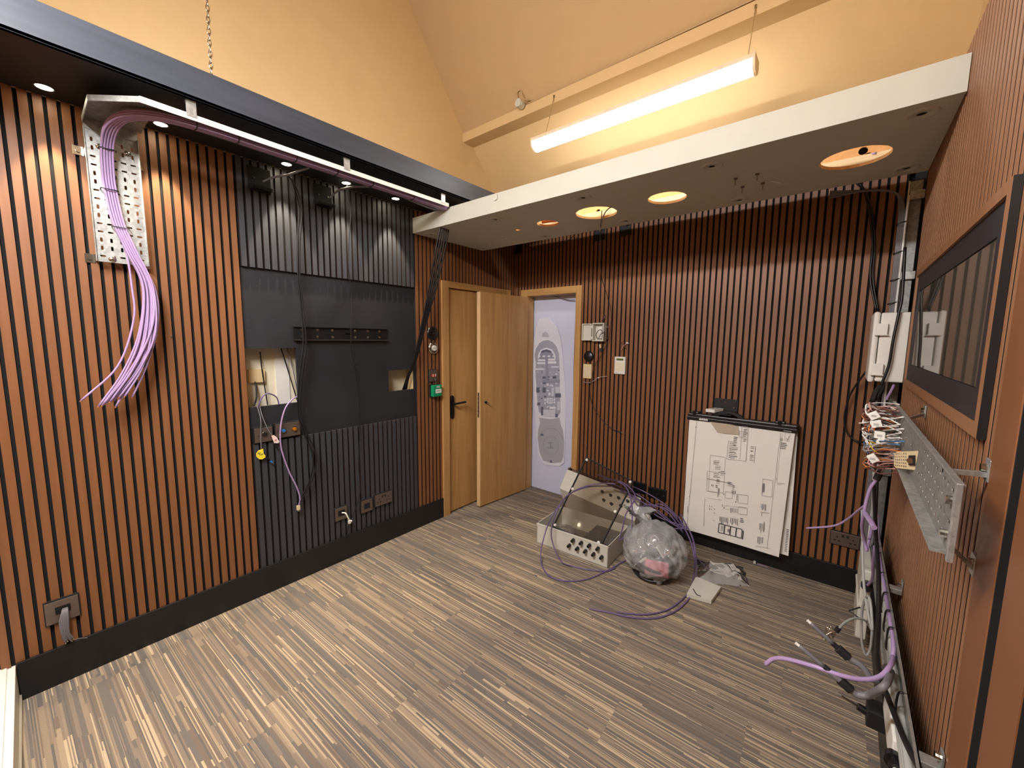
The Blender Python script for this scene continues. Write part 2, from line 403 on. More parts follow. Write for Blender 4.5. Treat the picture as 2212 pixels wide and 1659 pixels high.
felt(b, 0.822, 2.03, 0.0, 0.968); slatsY(b, 0.822, 2.03, 0.15, 0.968, -0.012, 0, MT['bslat'])
b.build('black_slat_panelling', wl)
# cavity seen through the two cut-outs
b = MB(); b.box((-0.15, 0.80, 1.0), (-0.135, 2.05, 1.75), MT['cream'])
b.box((-0.135, 1.02, 1.0), (-0.128, 1.10, 1.75), MT['white'])
b.box((-0.22, 0.78, 1.0), (-0.042, 0.822, 1.42), MT['stud']); b.box((-0.22, 2.03, 1.0), (-0.042, 2.07, 1.75), MT['stud'])
b.box((-0.22, 0.79, 1.42), (-0.06, 0.815, 1.75), MT['hole'])
b.box((-0.135, 0.86, 1.33), (-0.11, 0.95, 1.41), MT['stud'])
b.build('wall_cavity', wl)
# --- back wall with the doorway
wb = struct(MB().box((-0.3, YB+0.06, 2.69), (3.6, YB+0.2, 4.0), MT['peach']).box((0.80, YB+0.06, 0), (2.96, YB+0.12, 2.69), MT['dark'])
            .box((-0.2, YB+0.06, 2.1), (0.80, YB+0.12, 2.69), MT['dark']).build('wall_back', loc=(0, YB, 0)))
b = MB()
def feltb(x0, x1, z0, z1): b.box((x0, YB+0.012, z0), (x1, YB+0.06, z1), MT['felt'])
feltb(-0.02, 0.80, 2.09, 2.69); feltb(0.765, 2.905, 0, 2.69); feltb(-0.02, 0.085, 0, 2.1)
x = 0.0035
while x < 2.89:
    z0 = 0.15 if (x > 0.78 or x < 0.05) else 2.10
    slat(b, (x, YB, z0), (x+0.0275, YB+0.012, 2.69), 1, -1, MT['slat'], MT['slatside']); x += 0.0409
b.build('brown_slat_panelling', wb)
# --- sloping ceiling (45 degrees up from the back wall), kink at the purlin, and its mirror to the front
def slope(nm, p0, p1, m, th=0.06):
    (y0, z0), (y1, z1) = p0, p1
    d = V((0, y1-y0, z1-z0)).normalized(); n = V((0, -d.z, d.y))
    if n.z < 0: n = -n
    c = [V((-0.3, y0, z0)), V((3.6, y0, z0)), V((3.6, y1, z1)), V((-0.3, y1, z1))]
    return struct(MB().hexa([*c, *[q+n*th for q in c]], m).build(nm, loc=(0, y0, z0)))
slope('ceiling', (3.40, 2.60), (2.56, 3.43), MT['peach'])
slope('ceiling', (2.60, 3.34), (1.10, 5.28), MT['peach_shaded'])
slope('ceiling', (1.10, 5.28), (-0.45, 3.27), MT['peach_shaded'])
slope('ceiling', (-0.36, 3.43), (-1.20, 2.60), MT['peach'])
struct(MB().box((0.0, 2.562, 3.302), (3.5, 2.70, 3.376), MT['peach'], 0.004).build('trim_1'))      # boxed purlin
struct(MB().box((0.0, -0.52, 3.31), (3.5, -0.40, 3.385), MT['peach_shaded']).build('trim_2'))
# --- right wall: slatted panel, board, alcove behind
wr = struct(MB().box((XR+0.03, -1.2, 0), (XR+0.06, 2.86, 2.61), MT['dark']).box((3.05, -1.2, 2.4), (3.12, 3.6, 6.0), MT['peach'])
            .box((3.10, 2.80, 0), (3.14, 3.5, 2.7), MT['alcove']).box((2.93, YB+0.0, 0), (3.14, YB+0.06, 2.69), MT['alcove'])
            .box((XR+0.0, 2.84, 0), (3.10, 2.865, 2.61), MT['alcove']).box((2.96, -1.2, 2.605), (3.12, 2.86, 2.63), MT['peach']).build('wall_right', loc=(XR, 0, 0)))
b = MB(); b.box((XR+0.012, 1.19, 0), (XR+0.03, 2.865, 2.60), MT['felt'])
slatsY(b, 1.19, 2.84, 0.12, 2.61, XR, XR+0.012, MT['slatr'], pitch=0.0403, w=0.0250, face=-1, side=MT['felt'])
b.box((XR, 2.835, 0.12), (XR+0.03, 2.865, 2.61), MT['slatr'])
b.box((XR+0.012, 1.0, 1.9), (XR+0.03, 1.19, 2.60), MT['felt']); slatsY(b, 0.99, 1.19, 1.92, 2.61, XR, XR+0.012, MT['slatr'], face=-1, side=MT['felt'])
b.build('brown_slat_panelling', wr)
b = MB(); b.box((XR-0.004, 1.062, 0), (XR+0.02, 1.185, 1.92), MT['stile'], 0.002)
for y1, y0 in ((1.006, 0.875), (0.822, 0.6)): slat(b, (XR-0.004, y0, 0), (XR+0.02, y1, 1.92 if y1 > 1 else 2.61), 0, -1, MT['stile'], MT['felt'])
b.box((XR-0.002, 1.058, 0), (XR+0.02, 1.063, 1.92), MT['felt'])
b.build('flat_brown_board', wr)
# --- front wall behind the camera, closing the room
struct(MB().box((-0.3, -1.26, 0), (3.6, -1.20, 2.9), MT['slat']).build('wall_front'))
# --- skirtings
b = MB(); b.box((0, -0.14, 0), (0.012, 2.30, 0.178), MT['skirt'], 0.002); struct(b.build('baseboard_left'))
b = MB(); b.box((0.80, YB-0.014, 0), (2.90, YB, 0.155), MT['skirt'], 0.002); struct(b.build('baseboard_back'))
b = MB(); b.box((XR-0.008, 0.2, 0), (XR+0.012, YB, 0.16), MT['skirt'], 0.002); struct(b.build('baseboard_right'))
one(MB().box((-0.01, -0.62, 0), (0.9, -0.165, 0.172), MT['whitep'], 0.003).box((-0.01, -0.165, 0), (0.9, -0.142, 0.165), MT['whitep'], 0.002).box((0.0, -0.142, 0), (0.9, -0.136, 0.03), MT['whitep']),
    'plinth', 'white painted low boxing on the floor at the near end of the black skirting', 'boxing')
# --- black soffit along the left wall
b = MB(); b.box((0, -1.2, ZS), (0.475, YB, ZS+0.012), MT['soffit']); b.box((0.457, -1.2, ZS), (0.475, YB, 2.752), MT['fascia'], 0.001)
b.box((0, -1.2, 2.742), (0.46, YB, 2.752), MT['fascia']); struct(b.build('trim_3', loc=(0, 0, ZS)))
b = MB(); b.box((0.476, 2.845, ZS+0.01), (2.90, YB+0.05, ZS+0.03), MT['soffit']); struct(b.build('unseen_soffit'))  # unseen soffit over the rear gap, added to shade the upper back wall
# --- doors and frames
d1 = struct(MB().box((-0.05, 2.385, 0.012), (-0.006, 3.14, 2.045), MT['oak'], 0.0015).build('door_1'))
f = MB()
for y0, y1 in ((2.30, 2.375), (3.15, 3.215)): f.box((-0.10, y0, 0), (0.018, y1, 2.105), MT['oak'], 0.002)
f.box((-0.10, 2.375, 2.05), (0.018, 3.15, 2.105), MT['oaky'], 0.002)
f.box((-0.06, 2.375, 0), (-0.052, 3.15, 2.05), MT['oak'])
f.build('door_frame', d1)
def handle(parent, y, z, x):
    h = MB(); h.plate(slot(y, z, 0.042, 0.215), [], mp, 0.009, MT['black'])
    h.v = [v+V((x, 0, 0)) for v in h.v]
    h.cyl((x, y, z+0.035), (x+0.05, y, z+0.035), 0.011, MT['black'])
    h.tube([(x+0.045, y-0.005, z+0.035), (x+0.052, y+0.02, z+0.036), (x+0.052, y+0.07, z+0.038), (x+0.050, y+0.125, z+0.038)], 0.010, MT['black'])
    h.cyl((x, y, z-0.045), (x+0.013, y, z-0.045), 0.011, MT['black'])
    return h.build('door_handle', parent)
hp = at(975, 880, x=0.0); handle(d1, hp.y+0.012, hp.z, -0.006)
# open leaf, hinged on the back doorway
hin = V((0.178, 3.295, 0)); led = V((0.122, 2.655, 0)); dr = (led-hin).normalized(); nn = V((dr.y, -dr.x, 0))
nn = nn if nn.x < 0 else -nn
L2 = (led-hin).length
def leaf(a0, a1, c0, c1, z0, z1):
    q = [hin+dr*a+nn*c for a, c in ((a0, c0), (a1, c0), (a1, c1), (a0, c1))]
    return [V((p.x, p.y, z0)) for p in q]+[V((p.x, p.y, z1)) for p in q]
d2 = struct(MB().hexa(leaf(0, L2-0.008, 0, 0.044, 0.012, 2.035), MT['oak']).build('door_2'))
MB().hexa(leaf(L2-0.008, L2, 0, 0.044, 0.012, 2.035), MT['oakedge']).build('door_edge_lipping', d2)
zl0, zl1 = at(1033, 902, y=2.655).z, at(1033, 848, y=2.655).z
lk = MB().hexa(leaf(L2, L2+0.002, 0.012, 0.032, zl0, zl1), MT['steel'])
for k in range(6):
    z_ = zl0+0.02+k*(zl1-zl0-0.04)/5
    lk.hexa(leaf(L2+0.002, L2+0.0028, 0.017, 0.027, z_-0.006, z_+0.006), MT['hole'])
lk.build('lock_plate', d2)
sp = at(1051, 869, x=0.14); b = MB()
b.cyl(sp+V((-0.01, 0, 0)), sp+V((0.035, -0.004, -0.004)), 0.004, MT['chrome'])
b.cyl(sp+V((-0.012, -0.004, 0)), sp+V((0.004, -0.004, 0)), 0.011, MT['hole']); b.build('handle_spindle', d2)
# back door frame
f = MB()
f.box((0.085, YB-0.016, 0), (0.165, YB+0.10, 2.11), MT['oak'], 0.002); f.box((0.735, YB-0.016, 0), (0.795, YB+0.10, 2.11), MT['oak'], 0.002)
f.box((0.165, YB-0.016, 2.045), (0.735, YB+0.10, 2.11), MT['oakh'], 0.002)
f.box((0.725, YB+0.05, 0), (0.735, YB+0.06, 2.045), MT['oak']); f.box((0.7335, YB+0.0, 1.03), (0.736, YB+0.025, 1.20), MT['steel'])
f.build('door_frame', d2)
b = MB(); b.box((-0.4, 4.2, 0), (1.6, 4.25, 2.6), MT['dark']); b.box((-0.42, YB+0.12, 0), (-0.38, 4.2, 2.6), MT['dark'])
b.box((1.3, YB+0.12, 0), (1.35, 4.2, 2.6), MT['dark']); b.box((-0.4, YB+0.12, 2.3), (1.35, 4.2, 2.35), MT['dark']); struct(b.build('wall_beyond_doorway'))
one(MB().box((0.76, YB+0.19, 0), (0.83, YB+0.24, 2.0), MT['stud']), 'timber_stud', 'pale bare timber stud standing behind the right edge of the poster', 'timber')
# ================================================================== POSTER in the doorway
yp = 3.43
rp_ = lambda px, py: at(px, py, y=yp)
ro = thing('poster', 'tall pale blue poster of a yacht deck plan hanging in the open doorway', 'poster', (0.41, yp, 0))
b = MB(); z0, z1 = 0.004, 2.075
prof = [(0.13, 0.0), (0.30, 0.0), (0.45, 0.0), (0.58, 0.003), (0.64, 0.008)]
rows = 14; vs = []
for j in range(rows+1):
    z = z0+(z1-z0)*j/rows
    for i in range(9):
        u = i/8; xr = 0.665+0.014*math.sin(j/rows*5.5+0.6)
        vs.append(V((0.13+(xr-0.13)*u, yp+0.004*u*math.sin(j*0.7)-0.012*max(0, u-0.85)*6*(1-j/rows), z)))
fs = [(j*9+i, j*9+i+1, (j+1)*9+i+1, (j+1)*9+i) for j in range(rows) for i in range(8)]
b.add(vs, fs, MT['poster'], True); b.build('poster_sheet', ro)
# printed plan (flat print, laid as thin layers on the sheet)
pm = {k: mat('print_'+k, c, 0.6, var=0.02) for k, c in dict(halo='d8dcea', hull='dfe2ea', rim='b4bac9', deck='9ea4b5', dark='5d6478', mid='8d93a6', lite='c3c8d6', wht='dde1ec', aft='a4a8b2', line='7f8490').items()}
def pr(mb, pts, k, lay): mb.poly([at(px, py, y=yp-0.006-0.0012*lay) for px, py in pts], pm[k])
b = MB()
def zr(L): return [(1140+x*0.2048, 680+y*0.2049) for x, y in L]
pr(b, zr([(120, 40), (230, 30), (310, 130), (350, 260), (375, 480), (400, 900), (395, 1300), (385, 1560), (330, 1600), (180, 1580), (110, 1480), (90, 1250), (75, 1000), (50, 600), (48, 350), (80, 180)]), 'halo', 0)
arch = [(75+0, 520), (62, 420), (75, 350), (110, 290), (160, 258), (215, 252), (270, 275), (315, 330), (338, 400), (345, 470), (352, 800), (358, 1040), (335, 1080), (290, 1090), (240, 1095), (170, 1080), (110, 1040), (90, 900), (70, 600)]
pr(b, zr(arch), 'wht', 1)
arch2 = [(85, 520), (72, 420), (85, 360), (120, 300), (165, 272), (215, 266), (262, 285), (303, 335), (328, 405), (333, 470), (340, 800), (345, 1030), (325, 1065), (240, 1078), (175, 1065), (118, 1025), (100, 900), (80, 600)]
pr(b, zr(arch2), 'deck', 2)
pr(b, zr([(110, 420), (135, 370), (195, 345), (255, 365), (290, 420), (295, 460), (105, 460)]), 'wht', 3)
pr(b, zr([(125, 425), (145, 385), (195, 362), (245, 380), (275, 425), (280, 470), (115, 470)]), 'mid', 4)
pr(b, zr([(135, 390), (160, 372), (195, 366), (235, 374), (250, 392), (235, 402), (195, 388), (150, 402)]), 'dark', 5)
pr(b, zr([(145, 235), (152, 200), (180, 180), (205, 185), (228, 235)]), 'rim', 2)
random.seed(11)
for c in range(120, 300, 52): pr(b, zr([(c-15, 428), (c+13, 428), (c+13, 446), (c-15, 446)]), 'wht', 6)
for (x0, y0, x1, y1, k) in ((108, 470, 185, 488, 'wht'), (215, 462, 290, 482, 'wht'), (100, 500, 185, 520, 'wht'), (212, 490, 300, 515, 'wht'), (80, 565, 175, 580, 'wht'), (245, 543, 330, 556, 'wht'),
                             (230, 740, 270, 752, 'wht'), (200, 725, 220, 748, 'wht'), (250, 770, 280, 860, 'lite'), (218, 820, 240, 850, 'wht'), (290, 760, 340, 825, 'lite'), (290, 830, 348, 870, 'dark'),
                             (200, 880, 265, 935, 'wht'), (275, 880, 290, 905, 'wht'), (275, 912, 290, 935, 'wht'), (175, 885, 190, 910, 'wht'), (175, 920, 190, 945, 'wht'), (230, 970, 295, 992, 'wht'),
                             (310, 915, 340, 1005, 'lite'), (90, 765, 125, 820, 'dark'), (155, 765, 190, 820, 'dark'), (155, 710, 190, 728, 'dark'), (100, 925, 130, 955, 'dark'), (140, 970, 165, 1060, 'dark'), (160, 1000, 290, 1075, 'lite'),
                             (290, 1045, 315, 1080, 'dark'), (150, 685, 340, 715, 'mid'), (190, 470, 212, 690, 'mid'), (155, 650, 190, 675, 'dark'), (262, 645, 300, 672, 'dark')):
    pr(b, zr([(x0, y0), (x1, y0), (x1, y1), (x0, y1)]), k, 5)
for i in range(70):
    x, y = random.uniform(90, 325), random.uniform(530, 1000); w, h = random.uniform(6, 26), random.uniform(5, 22)
    pr(b, zr([(x, y), (x+w, y), (x+w, y+h), (x, y+h)]), random.choice(['lite', 'mid', 'rim', 'dark', 'wht', 'mid']), 4)
for i in range(6): pr(b, zr(circ(218+(i % 3)*17, 898+(i//3)*20, 7, 10)), 'mid', 6)
pr(b, zr([(120, 1085), (240, 1100), (335, 1085), (345, 1150), (370, 1220), (382, 1330), (375, 1500), (350, 1555), (250, 1562), (160, 1535), (125, 1450), (105, 1300), (108, 1220), (130, 1140)]), 'aft', 3)
def ringp(cx, cy, rx, ry, w, k, lay, a0=0, a1=360, n=40):
    for i in range(n):
        t0, t1 = [math.radians(a0+(a1-a0)*q/n) for q in (i, i+1)]
        pr(b, zr([(cx+rx*math.cos(t0), cy+ry*math.sin(t0)), (cx+rx*math.cos(t1), cy+ry*math.sin(t1)), (cx+(rx-w)*math.cos(t1), cy+(ry-w)*math.sin(t1)), (cx+(rx-w)*math.cos(t0), cy+(ry-w)*math.sin(t0))]), k, lay)
ringp(243, 1378, 82, 100, 3, 'line', 4); ringp(240, 1360, 133, 165, 3, 'line', 4, 195, 345)
for q in ([(210, 1345), (275, 1345), (275, 1352), (210, 1352)], [(210, 1400), (275, 1400), (275, 1407), (210, 1407)], [(236, 1352), (246, 1352), (246, 1400), (236, 1400)]): pr(b, zr(q), 'line', 4)
pr(b, zr([(135, 1255), (165, 1255), (165, 1275), (135, 1275)]), 'dark', 4); pr(b, zr([(235, 1535), (255, 1535), (255, 1560), (235, 1560)]), 'dark', 4)
b.build('yacht_plan_print', ro)
one(MB().tube([at(1190, 637, y=3.41), at(1205, 642, y=3.40), at(1228, 648, y=3.40), at(1242, 648, y=3.39)], 0.004, MT['gcable']), 'hanging_cable', 'thin grey cable drooping across the top of the yacht poster', 'cable')
# ================================================================== CEILING RAFT
zr0, yr0, yr1 = 2.433, 2.018, 2.812
ra = thing('ceiling_raft', 'long off-white suspended ceiling panel with round cut-outs over the back of the room', 'ceiling panel', (1.47, 2.41, zr0))
cut = [(2.664, 2.43, 0.125), (1.836, 2.435, 0.105), (1.382, 2.437, 0.132), (0.998, 2.442, 0.078)]
random.seed(3)
holes = []
for cx, cy, r in cut:
    h = []
    for i in range(44):
        a = 2*math.pi*i/44; rr = r*(1+random.uniform(-0.012, 0.012)); h.append((cx+rr*math.cos(a), cy+rr*math.sin(a)))
    holes.append(h)
holes.append(circ(0.724, 2.45, 0.021, 20))
MB().plate(rect(0.003, yr0+0.012, 2.936, yr1), holes, lambda a, b, c: V((a, b, zr0+c)), 0.014, MT['raft'], MT['mdf']).build('underside_board', ra)
MB().box((0.003, yr0, zr0-0.001), (2.938, yr0+0.012, zr0+0.116), MT['raft'], 0.001).build('fascia_board', ra)
MB().box((0.003, yr1-0.012, zr0+0.014), (2.936, yr1, zr0+0.115), MT['mdf']).build('rear_board', ra)
MB().plate(rect(0.02, zr0+0.014, 2.92, zr0+0.185), [circ(1.30, zr0+0.068, 0.016, 16), circ(1.90, zr0+0.085, 0.016, 16), circ(2.69, zr0+0.088, 0.018, 16), circ(2.71, zr0+0.062, 0.014, 16)], lambda a, b_, c: V((a, 2.614+c, b_)), 0.012, MT['mdf']).build('inner_rib', ra)  # rib raised above the panel to block light from the near lamp
b = MB()
b.box((0.02, 2.565, zr0+0.014), (2.92, 2.612, zr0+0.052), MT['pine']); b.box((0.02, yr0+0.012, zr0+0.014), (2.92, yr0+0.05, zr0+0.06), MT['pine'])
for x in (0.35, 1.15, 1.62, 2.05, 2.42, 2.86): b.box((x, yr0+0.05, zr0+0.014), (x+0.04, yr1-0.02, zr0+0.06), MT['pine'])
b.build('timber_batten', ra)
one(MB().tube([(0.93, 2.46, zr0+0.03), (0.99, 2.50, zr0+0.04), (1.06, 2.49, zr0+0.03)], 0.018, mat('orange_plastic', 'e8752a', 0.4)), 'orange_duct', 'orange plastic piece inside the smallest round cut-out', 'plastic piece')
for i, (x, y) in enumerate([(0.09, 2.13), (0.772, 2.137), (1.46, 2.131), (2.148, 2.127), (2.843, 2.113), (0.088, 2.735), (0.782, 2.72), (1.462, 2.715), (2.156, 2.722), (2.855, 2.712)]):
    where = ['at the front left corner of', 'second from the left along the front of', 'at the middle of the front of', 'second from the right along the front of', 'at the front right corner of',
             'at the rear left corner of', 'second from the left along the rear of', 'at the middle of the rear of', 'second from the right along the rear of', 'at the rear right corner of'][i]
    t = thing('downlight', 'unlit round recessed downlight '+where+' the white ceiling panel', 'downlight', (x, y, zr0), 'unlit downlights in the white ceiling panel')
    MB().lathe((x, y, zr0), (0, 0, -1), [(0.013, -0.003), (0.015, 0.003), (0.031, 0.0005), (0.033, 0.005), (0.045, 0.0045), (0.049, 0.0), (0.049, -0.002)], MT['raft'], 32, True).build('trim_ring', t)
    MB().lathe((x, y, zr0), (0, 0, -1), [(0, 0.0005), (0.0145, 0.0005), (0.015, 0.0)], MT['hole'], 24).build('lamp_opening', t)
for i, (px, py) in enumerate(((1589, 385), (1636, 375), (1604, 403), (1648, 395))):
    p = at(px, py, z=zr0)
    one(MB().cyl(p+V((0, 0, 0)), p+V((0, 0, -0.006)), 0.009, MT['steel'], 12).cyl(p+V((0, 0, -0.006)), p+V((0, 0, -0.032)), 0.0035, MT['chrome'], 8), 'screw',
        ['front left', 'front right', 'rear left', 'rear right'][i]+' one of four steel screws sticking out of the ceiling panel', 'screw', 'screws under the ceiling panel')
p = at(1675, 389, z=zr0); one(MB().tube([p+V((-0.02, 0, -0.001)), p+V((0, 0, -0.008)), p+V((0.025, 0.01, -0.02))], 0.003, MT['white']), 'cable_stub', 'short white cable stub poking out beside the four screws', 'cable')
p = at(1094, 515, z=zr0); one(MB().cyl(p, p+V((0, 0, -0.01)), 0.008, MT['white'], 16).cyl(p+V((0, 0, -0.01)), p+V((0, 0, -0.014)), 0.004, MT['chrome'], 12), 'sensor', 'tiny white ceiling sensor near the left end of the white ceiling panel', 'sensor')
p = at(1850, 330, z=2.50); one(MB().tube([p+V((-0.05, 0.12, 0.05)), p+V((-0.01, 0.06, 0.0)), p+V((0.03, 0.03, -0.012)), p+V((0.07, 0.0, -0.02))], 0.005, MT['purple']), 'violet_cable', 'short violet cable end inside the rightmost round cut-out', 'cable')
p = at(1073, 421, y=yr0-0.004); one(MB().tube([p+V((0, 0.012, 0.01)), p+V((0.002, -0.004, 0.0)), p+V((0.004, -0.006, -0.022)), p+V((-0.012, -0.006, -0.03)), p+V((-0.02, -0.006, -0.02))], 0.0025, MT['white']), 'wire_hook', 'small white wire hook over the top edge of the ceiling panel', 'hook')
# ================================================================== LAMPS
def strip(name, x0, x1, y, z, label, cordtop, ht, lm='light'):
    t = thing(name, label, 'lamp', ((x0+x1)/2, y, z))
    pf = []
    for k in range(11):
        a = math.pi*(k/10); pf.append((-0.052*math.cos(a), -0.055*math.sin(a)**0.9 if math.sin(a) > 0 else 0))
    vs = [V((x, y+a, z+c)) for x in (x0+0.012, x1-0.012) for a, c in pf]; n = len(pf)
    b = MB(); b.add(vs, [(i, i+1, n+i+1, n+i) for i in range(n-1)], MT[lm], True); b.build('diffuser', t)
    b = MB(); b.box((x0+0.012, y-0.052, z), (x1-0.012, y+0.052, z+0.022), MT['lampend']); b.build('lamp_body', t)
    for x, d in ((x0, 0.012), (x1-0.012, 0.012)):
        c = MB(); o2 = [(y+a*1.04, z+cc*1.04) for a, cc in pf]+[(y+0.054, z+0.024), (y-0.054, z+0.024)]
        c.plate(o2, [], lambda a, b_, c_: V((x+c_, a, b_)), d, MT['lampend']); c.build('end_cap', t)
    for cx in ht:
        MB().tube([V((cx, y, z+0.02)), V((cx, (y+cordtop[0])/2, (z+cordtop[1])/2)), V((cx, *cordtop))], 0.0028, MT['cord'], 6, 0).cyl(V((cx, cordtop[0], cordtop[1]-0.012)), V((cx, cordtop[0], cordtop[1]+0.004)), 0.007, MT['chrome'], 10).build('suspension_cord', t)
    return t
strip('strip_lamp', 0.865, 2.245, 2.45, 3.005, 'long glowing white strip lamp hanging above the off-white ceiling panel', (2.559, 3.345), (0.95, 2.20))
strip('strip_lamp', 0.865, 2.245, -0.28, 2.98, 'strip lamp hanging behind the viewer over the near half of the room', (-0.40, 3.36), (0.95, 2.20), 'light2')
# white joint box and surface wire on the purlin
p = at(1124, 222, y=2.525)
t = thing('junction_box', 'small white round junction box on the ceiling beam above the strip lamp', 'junction box', p)
MB().cyl(p+V((0, 0.02, -0.01)), p+V((0, -0.03, -0.01)), 0.028, MT['raft'], 20).box(p+V((-0.03, -0.02, -0.03)), p+V((0.03, 0.0, 0.0)), MT['raft'], 0.004).build('box_body', t)
MB().tube([p+V((0, -0.02, 0.0)), p+V((-0.012, -0.03, 0.06)), p+V((0.02, -0.02, 0.07)), p+V((0.04, -0.01, 0.01)), p+V((0.08, -0.005, 0.0)), V((0.80, 2.562, 3.374)), V((1.9, 2.558, 3.380)), V((3.0, 2.558, 3.380))], 0.004, MT['cord'], 6).build('feed_wire', t)
# chain carrying the soffit
b = MB(); top = at(446, -20, x=0.46); bot = at(457, 166, x=0.46); n = 15
for i in range(n+5):
    q = bot.lerp(top, i/n); h_ = (top-bot).length/n*0.68
    d = V((1, 0, 0)) if i % 2 else V((0, 1, 0))
    b.tube([q+d*0.006*math.cos(a)+V((0, 0, h_*math.sin(a))) for a in [2*math.pi*k/10 for k in range(11)]], 0.0022, MT['chrome'], 6, 0, False)
one(b, 'chain', 'thin steel chain hanging down to the top of the black soffit', 'chain')
# soffit downlights
for i, y in enumerate((0.134, 0.498, 1.061, 1.427, 1.802)):
    x = 0.095
    t = thing('downlight', 'lit downlight in the black soffit, '+['nearest one at the left edge of the photo', 'beside the bend of the violet cables', 'above the left wall bracket', 'above the right wall bracket', 'farthest one before the white ceiling panel'][i], 'downlight', (x, y, ZS), 'lit downlights in the black soffit')
    rg = MB().lathe((x, y, ZS), (0, 0, -1), [(0.026, -0.001), (0.026, 0.003), (0.034, 0.003), (0.036, 0)], MT['blackm'], 28, True).build('trim_ring', t)
    MB().lathe((x, y, ZS), (0, 0, -1), [(0, 0.0022), (0.025, 0.0015), (0.026, 0.0)], MT['spotglow'], 24).build('lens', t)
    spot_light('lamp_light', V((0, 0, -0.012)), SPOT, t)
# ================================================================== LEFT CABLE TRAY
tr = thing('cable_tray', 'galvanised perforated cable tray down the left wall and along the black soffit', 'cable tray', (0.05, 0.325, 1.95))
y0, y1, z0, z1 = 0.238, 0.415, 1.95, 2.53
hs = []
for r_ in range(15):
    zz = z1-0.05-r_*0.036
    for c_ in range(5):
        yy = y0+0.022+c_*0.033
        hs.append(slot(yy, zz, *((0.0085, 0.020) if (r_ % 4) in (0, 1) else (0.020, 0.0075))))
MB().plate(rect(y0, z0, y1, z1), hs, lambda a, b_, c: V((0.05+c, a, b_)), -0.0015, MT['galv']).box((0.035, y0-0.001, z0), (0.062, y0+0.001, z1), MT['galv']).box((0.035, y1-0.001, z0), (0.062, y1+0.001, z1), MT['galv']).build('wall_tray', tr)
hp_ = MB(); zt = 2.565
hp_.poly([V((0.05, 0.238, zt)), V((0.05, 0.43, zt)), V((0.26, 0.43, zt)), V((0.345, 0.50, zt)), V((0.345, 2.0, zt)), V((0.447, 2.0, zt)), V((0.447, 0.37, zt)), V((0.30, 0.238, zt))], MT['galvd'])
hp_.box((0.446, 0.37, zt-0.022), (0.449, 2.0, zt+0.002), MT['whitep']); hp_.hexa([V((0.05, 0.236, zt-0.022)), V((0.30, 0.236, zt-0.022)), V((0.30, 0.239, zt-0.022)), V((0.05, 0.239, zt-0.022)), V((0.05, 0.236, zt)), V((0.30, 0.236, zt)), V((0.30, 0.239, zt)), V((0.05, 0.239, zt))], MT['galv'])  # outer flange of the steel tray coloured white for the light on it
hp_.hexa([V((0.30, 0.236, zt-0.022)), V((0.449, 0.37, zt-0.022)), V((0.446, 0.372, zt-0.022)), V((0.298, 0.239, zt-0.022)), V((0.30, 0.236, zt)), V((0.449, 0.37, zt)), V((0.446, 0.372, zt)), V((0.298, 0.239, zt))], MT['galv'])
hp_.box((0.343, 0.50, zt-0.022), (0.345, 2.0, zt+0.002), MT['galvd']); hp_.box((0.048, 0.238, 2.52), (0.052, 0.415, zt), MT['galv'])
hp_.build('soffit_tray', tr)
for px, py in ((170, 321), (300, 354), (196, 556), (318, 571)):
    p = at(px, py, x=0.03); b = MB(); sgn = 1 if px in (300, 318) else -1
    b.box(p+V((-0.03, -0.018, -0.02)), p+V((-0.027, 0.018, 0.02)), MT['chrome'], 0.001); b.cyl(p+V((-0.027, 0, 0)), p+V((-0.02, 0, 0)), 0.009, MT['chrome'], 12)
    b.box(p+V((-0.03, -sgn*0.018, -0.012)), p+V((0.02, -sgn*0.021, 0.012)), MT['chrome']); b.build('wall_bracket', tr)
for zz, ys in ((2.475-0.02, (0.285, 0.375)), (1.965, (0.29, 0.365))):
    for yy in ys: MB().lathe((0.05, yy, zz), (1, 0, 0), [(0, 0.006), (0.006, 0.006), (0.008, 0.004), (0.013, 0.003), (0.014, 0)], MT['chrome'], 16, True).build('bolt', tr)
for px, py in ((413, 238), (749, 353), (957, 428)):
    q = at(px, py, x=0.449); b = MB()
    b.box(V((0.449, q.y-0.018, zt-0.01)), V((0.452, q.y+0.018, ZS-0.002)), MT['galv']); b.box(V((0.425, q.y-0.018, ZS-0.004)), V((0.456, q.y+0.018, ZS-0.001)), MT['galv']); b.cyl((0.437, q.y, ZS-0.004), (0.437, q.y, ZS-0.012), 0.005, MT['chrome'], 8); b.build('hanger', tr)
